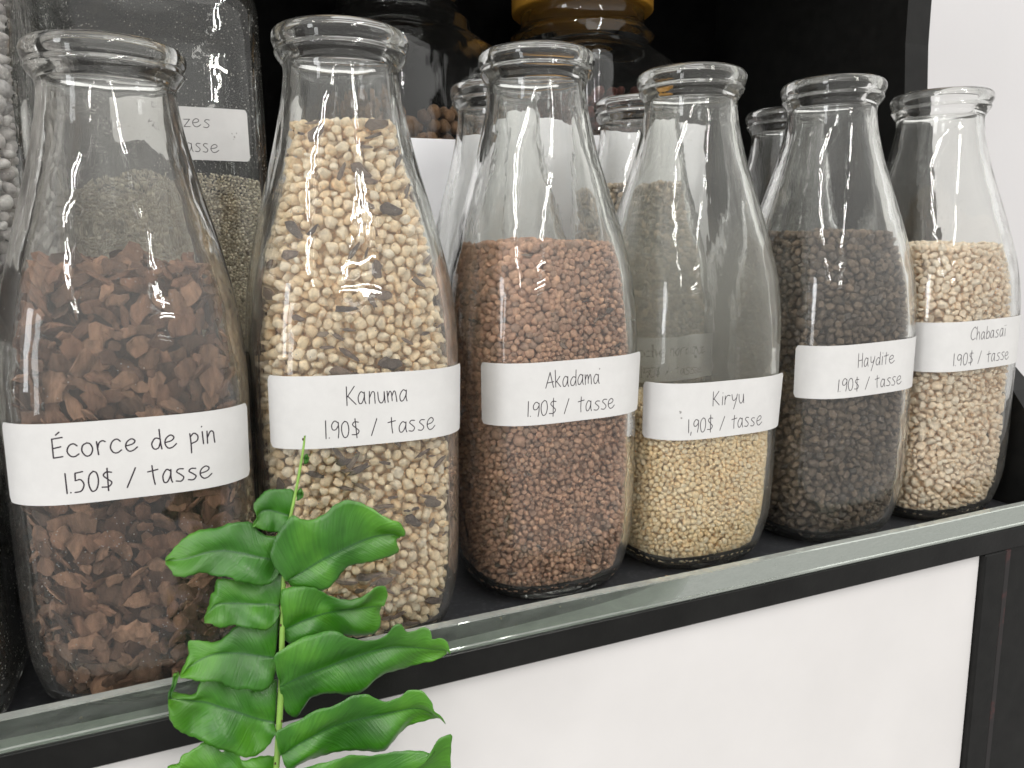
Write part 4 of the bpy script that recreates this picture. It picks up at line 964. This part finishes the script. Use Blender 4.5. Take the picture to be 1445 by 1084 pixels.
M_hair = simple('brown_scale', srgb(70, 48, 34), rough=.8)
def resample(P, n):
    Q = cat_rom(P, 8); L = np.r_[0, np.cumsum(np.linalg.norm(np.diff(Q, axis=0), axis=1))]; t = np.linspace(0, L[-1], n)
    return np.stack([np.interp(t, L, Q[:, 0]), np.interp(t, L, Q[:, 1])], 1)
def planeY(z): return -45 + .15*z
def pinna(name, U, Mi, L, tilt, base, amp, seed, parent, NT=56, NS=9):
    r = np.random.default_rng(seed); U, Mi, L = [resample(q, NT) for q in (U, Mi, L)]
    t = np.linspace(0, 1, NT); ph = r.uniform(0, 6.28, 4); f1 = r.uniform(9, 13); rows = []; UV = []
    for k in range(-NS, NS+1):
        s = k/NS; E_ = U if s < 0 else L; a = abs(s); p = Mi+(E_-Mi)*a*1.09
        # toothed margin
        if a == 1:
            dd = np.gradient(p, axis=0); dd /= np.linalg.norm(dd, axis=1)[:, None]+1e-6; p = p + np.stack([-dd[:, 1], dd[:, 0]], 1)*(.12*np.sin(t*90+ph[3]))[:, None]
        wv = amp*(1.25*np.sin(a*math.pi*.82)*.8+.2*a)*np.sin(t*f1+ph[0 if s < 0 else 1]+.8*s)*min(1, 3*a) + .3*amp*a*np.sin(t*23+ph[2]) + .8*np.sin(t*14+ph[3])*np.sin(a*math.pi)
        dep = base + tilt*s*1.0 + wv - 1.1*(1-a)**2 + .9*np.sin(a*math.pi)*.8 - 3.0*(t-.35)**2*(1 if tilt >= 0 else 1)
        rows.append(np.stack([p[:, 0], planeY(p[:, 1])-dep, p[:, 1]], 1)); UV.append(np.stack([t, np.full(NT, .5+s/2)], 1))
    V = np.vstack(rows); UVs = np.vstack(UV); F = []
    for k in range(2*NS):
        for i in range(NT-1): F.append((k*NT+i, (k+1)*NT+i, (k+1)*NT+i+1, k*NT+i+1))
    me = mesh_from(name, V, F, mats=[M_leaf]); ul = me.uv_layers.new(name='UVMap')
    li = np.zeros(len(me.loops), dtype=np.int32); me.loops.foreach_get('vertex_index', li); ul.data.foreach_set('uv', UVs[li].astype(np.float32).ravel())
    o = link(name, me, parent); md = o.modifiers.new('thickness', 'SOLIDIFY'); md.thickness = .13*S; md.offset = 0
    return o
fern = link('fern_frond', None, label='glossy green fern frond hanging in front of the bark and Kanuma bottles', cat='fern', loc=(0, 0, 0))
# tilt > 0: lower margin nearer the camera
SPEC = {'R1': (-2.2, 3.0, 1.7), 'R2': (-2.2, 1.2, 1.3), 'R3': (-2.2, 3.6, 1.7), 'R4': (-2.4, 5.4, 1.6), 'R5': (-2.0, 7.4, 1.8), 'R0': (0, .8, .1), 'R00': (0, .8, .1),
        'L0': (.5, .2, .7), 'L1': (2.0, .8, 1.5), 'L2': (2.0, .2, 1.2), 'L3': (2.0, -.4, 1.2), 'L4': (1.4, -1.0, 2.2), 'L4b': (0, -2.5, .4), 'L5': (1.0, .4, 2.0)}
for i, (k, (U, Mi, L)) in enumerate(PINNA.items()):
    tl, bs, am = SPEC[k]; small = k in ('R0', 'R00', 'L4b')
    pinna('leaflet', U, Mi, L, tl, bs, am*.8, 40+i, fern, NT=14 if small else 64, NS=3 if small else 9)
# rachis
NR = 10; Pr = []
for i, (x, z) in enumerate(cat_rom(RACHIS, 6)): Pr.append((x, planeY(z)-.2, z))
Pr = np.array(Pr); V = []; F = []
for i, p in enumerate(Pr):
    rad_ = .35+.75*min(1, i/45); 
    for j in range(NR): a = j*2*math.pi/NR; V.append((p[0]+rad_*math.cos(a), p[1]+rad_*math.sin(a)*.9 - (.0), p[2]+.05*math.sin(i*1.7+j)))
for i in range(len(Pr)-1):
    for j in range(NR): F.append((i*NR+j, i*NR+(j+1) % NR, (i+1)*NR+(j+1) % NR, (i+1)*NR+j))
F += [tuple(range(NR)), tuple(range(len(V)-NR, len(V)))[::-1]]
link('stem', mesh_from('stem', V, F, mats=[M_stem]), fern)
T_, F_ = SHAPE['kiryu']
for q in (1, 8, 26, 33, 41, 50, 57):
    if q < len(Pr): link('brown_scale', mesh_from('brown_scale', T_[q % 8]*np.array([.35, .35, .7])+Pr[q]+np.array([.7*(-1)**q, -.9, 0]), F_, mats=[M_hair]), fern)
bpy.context.view_layer.update()
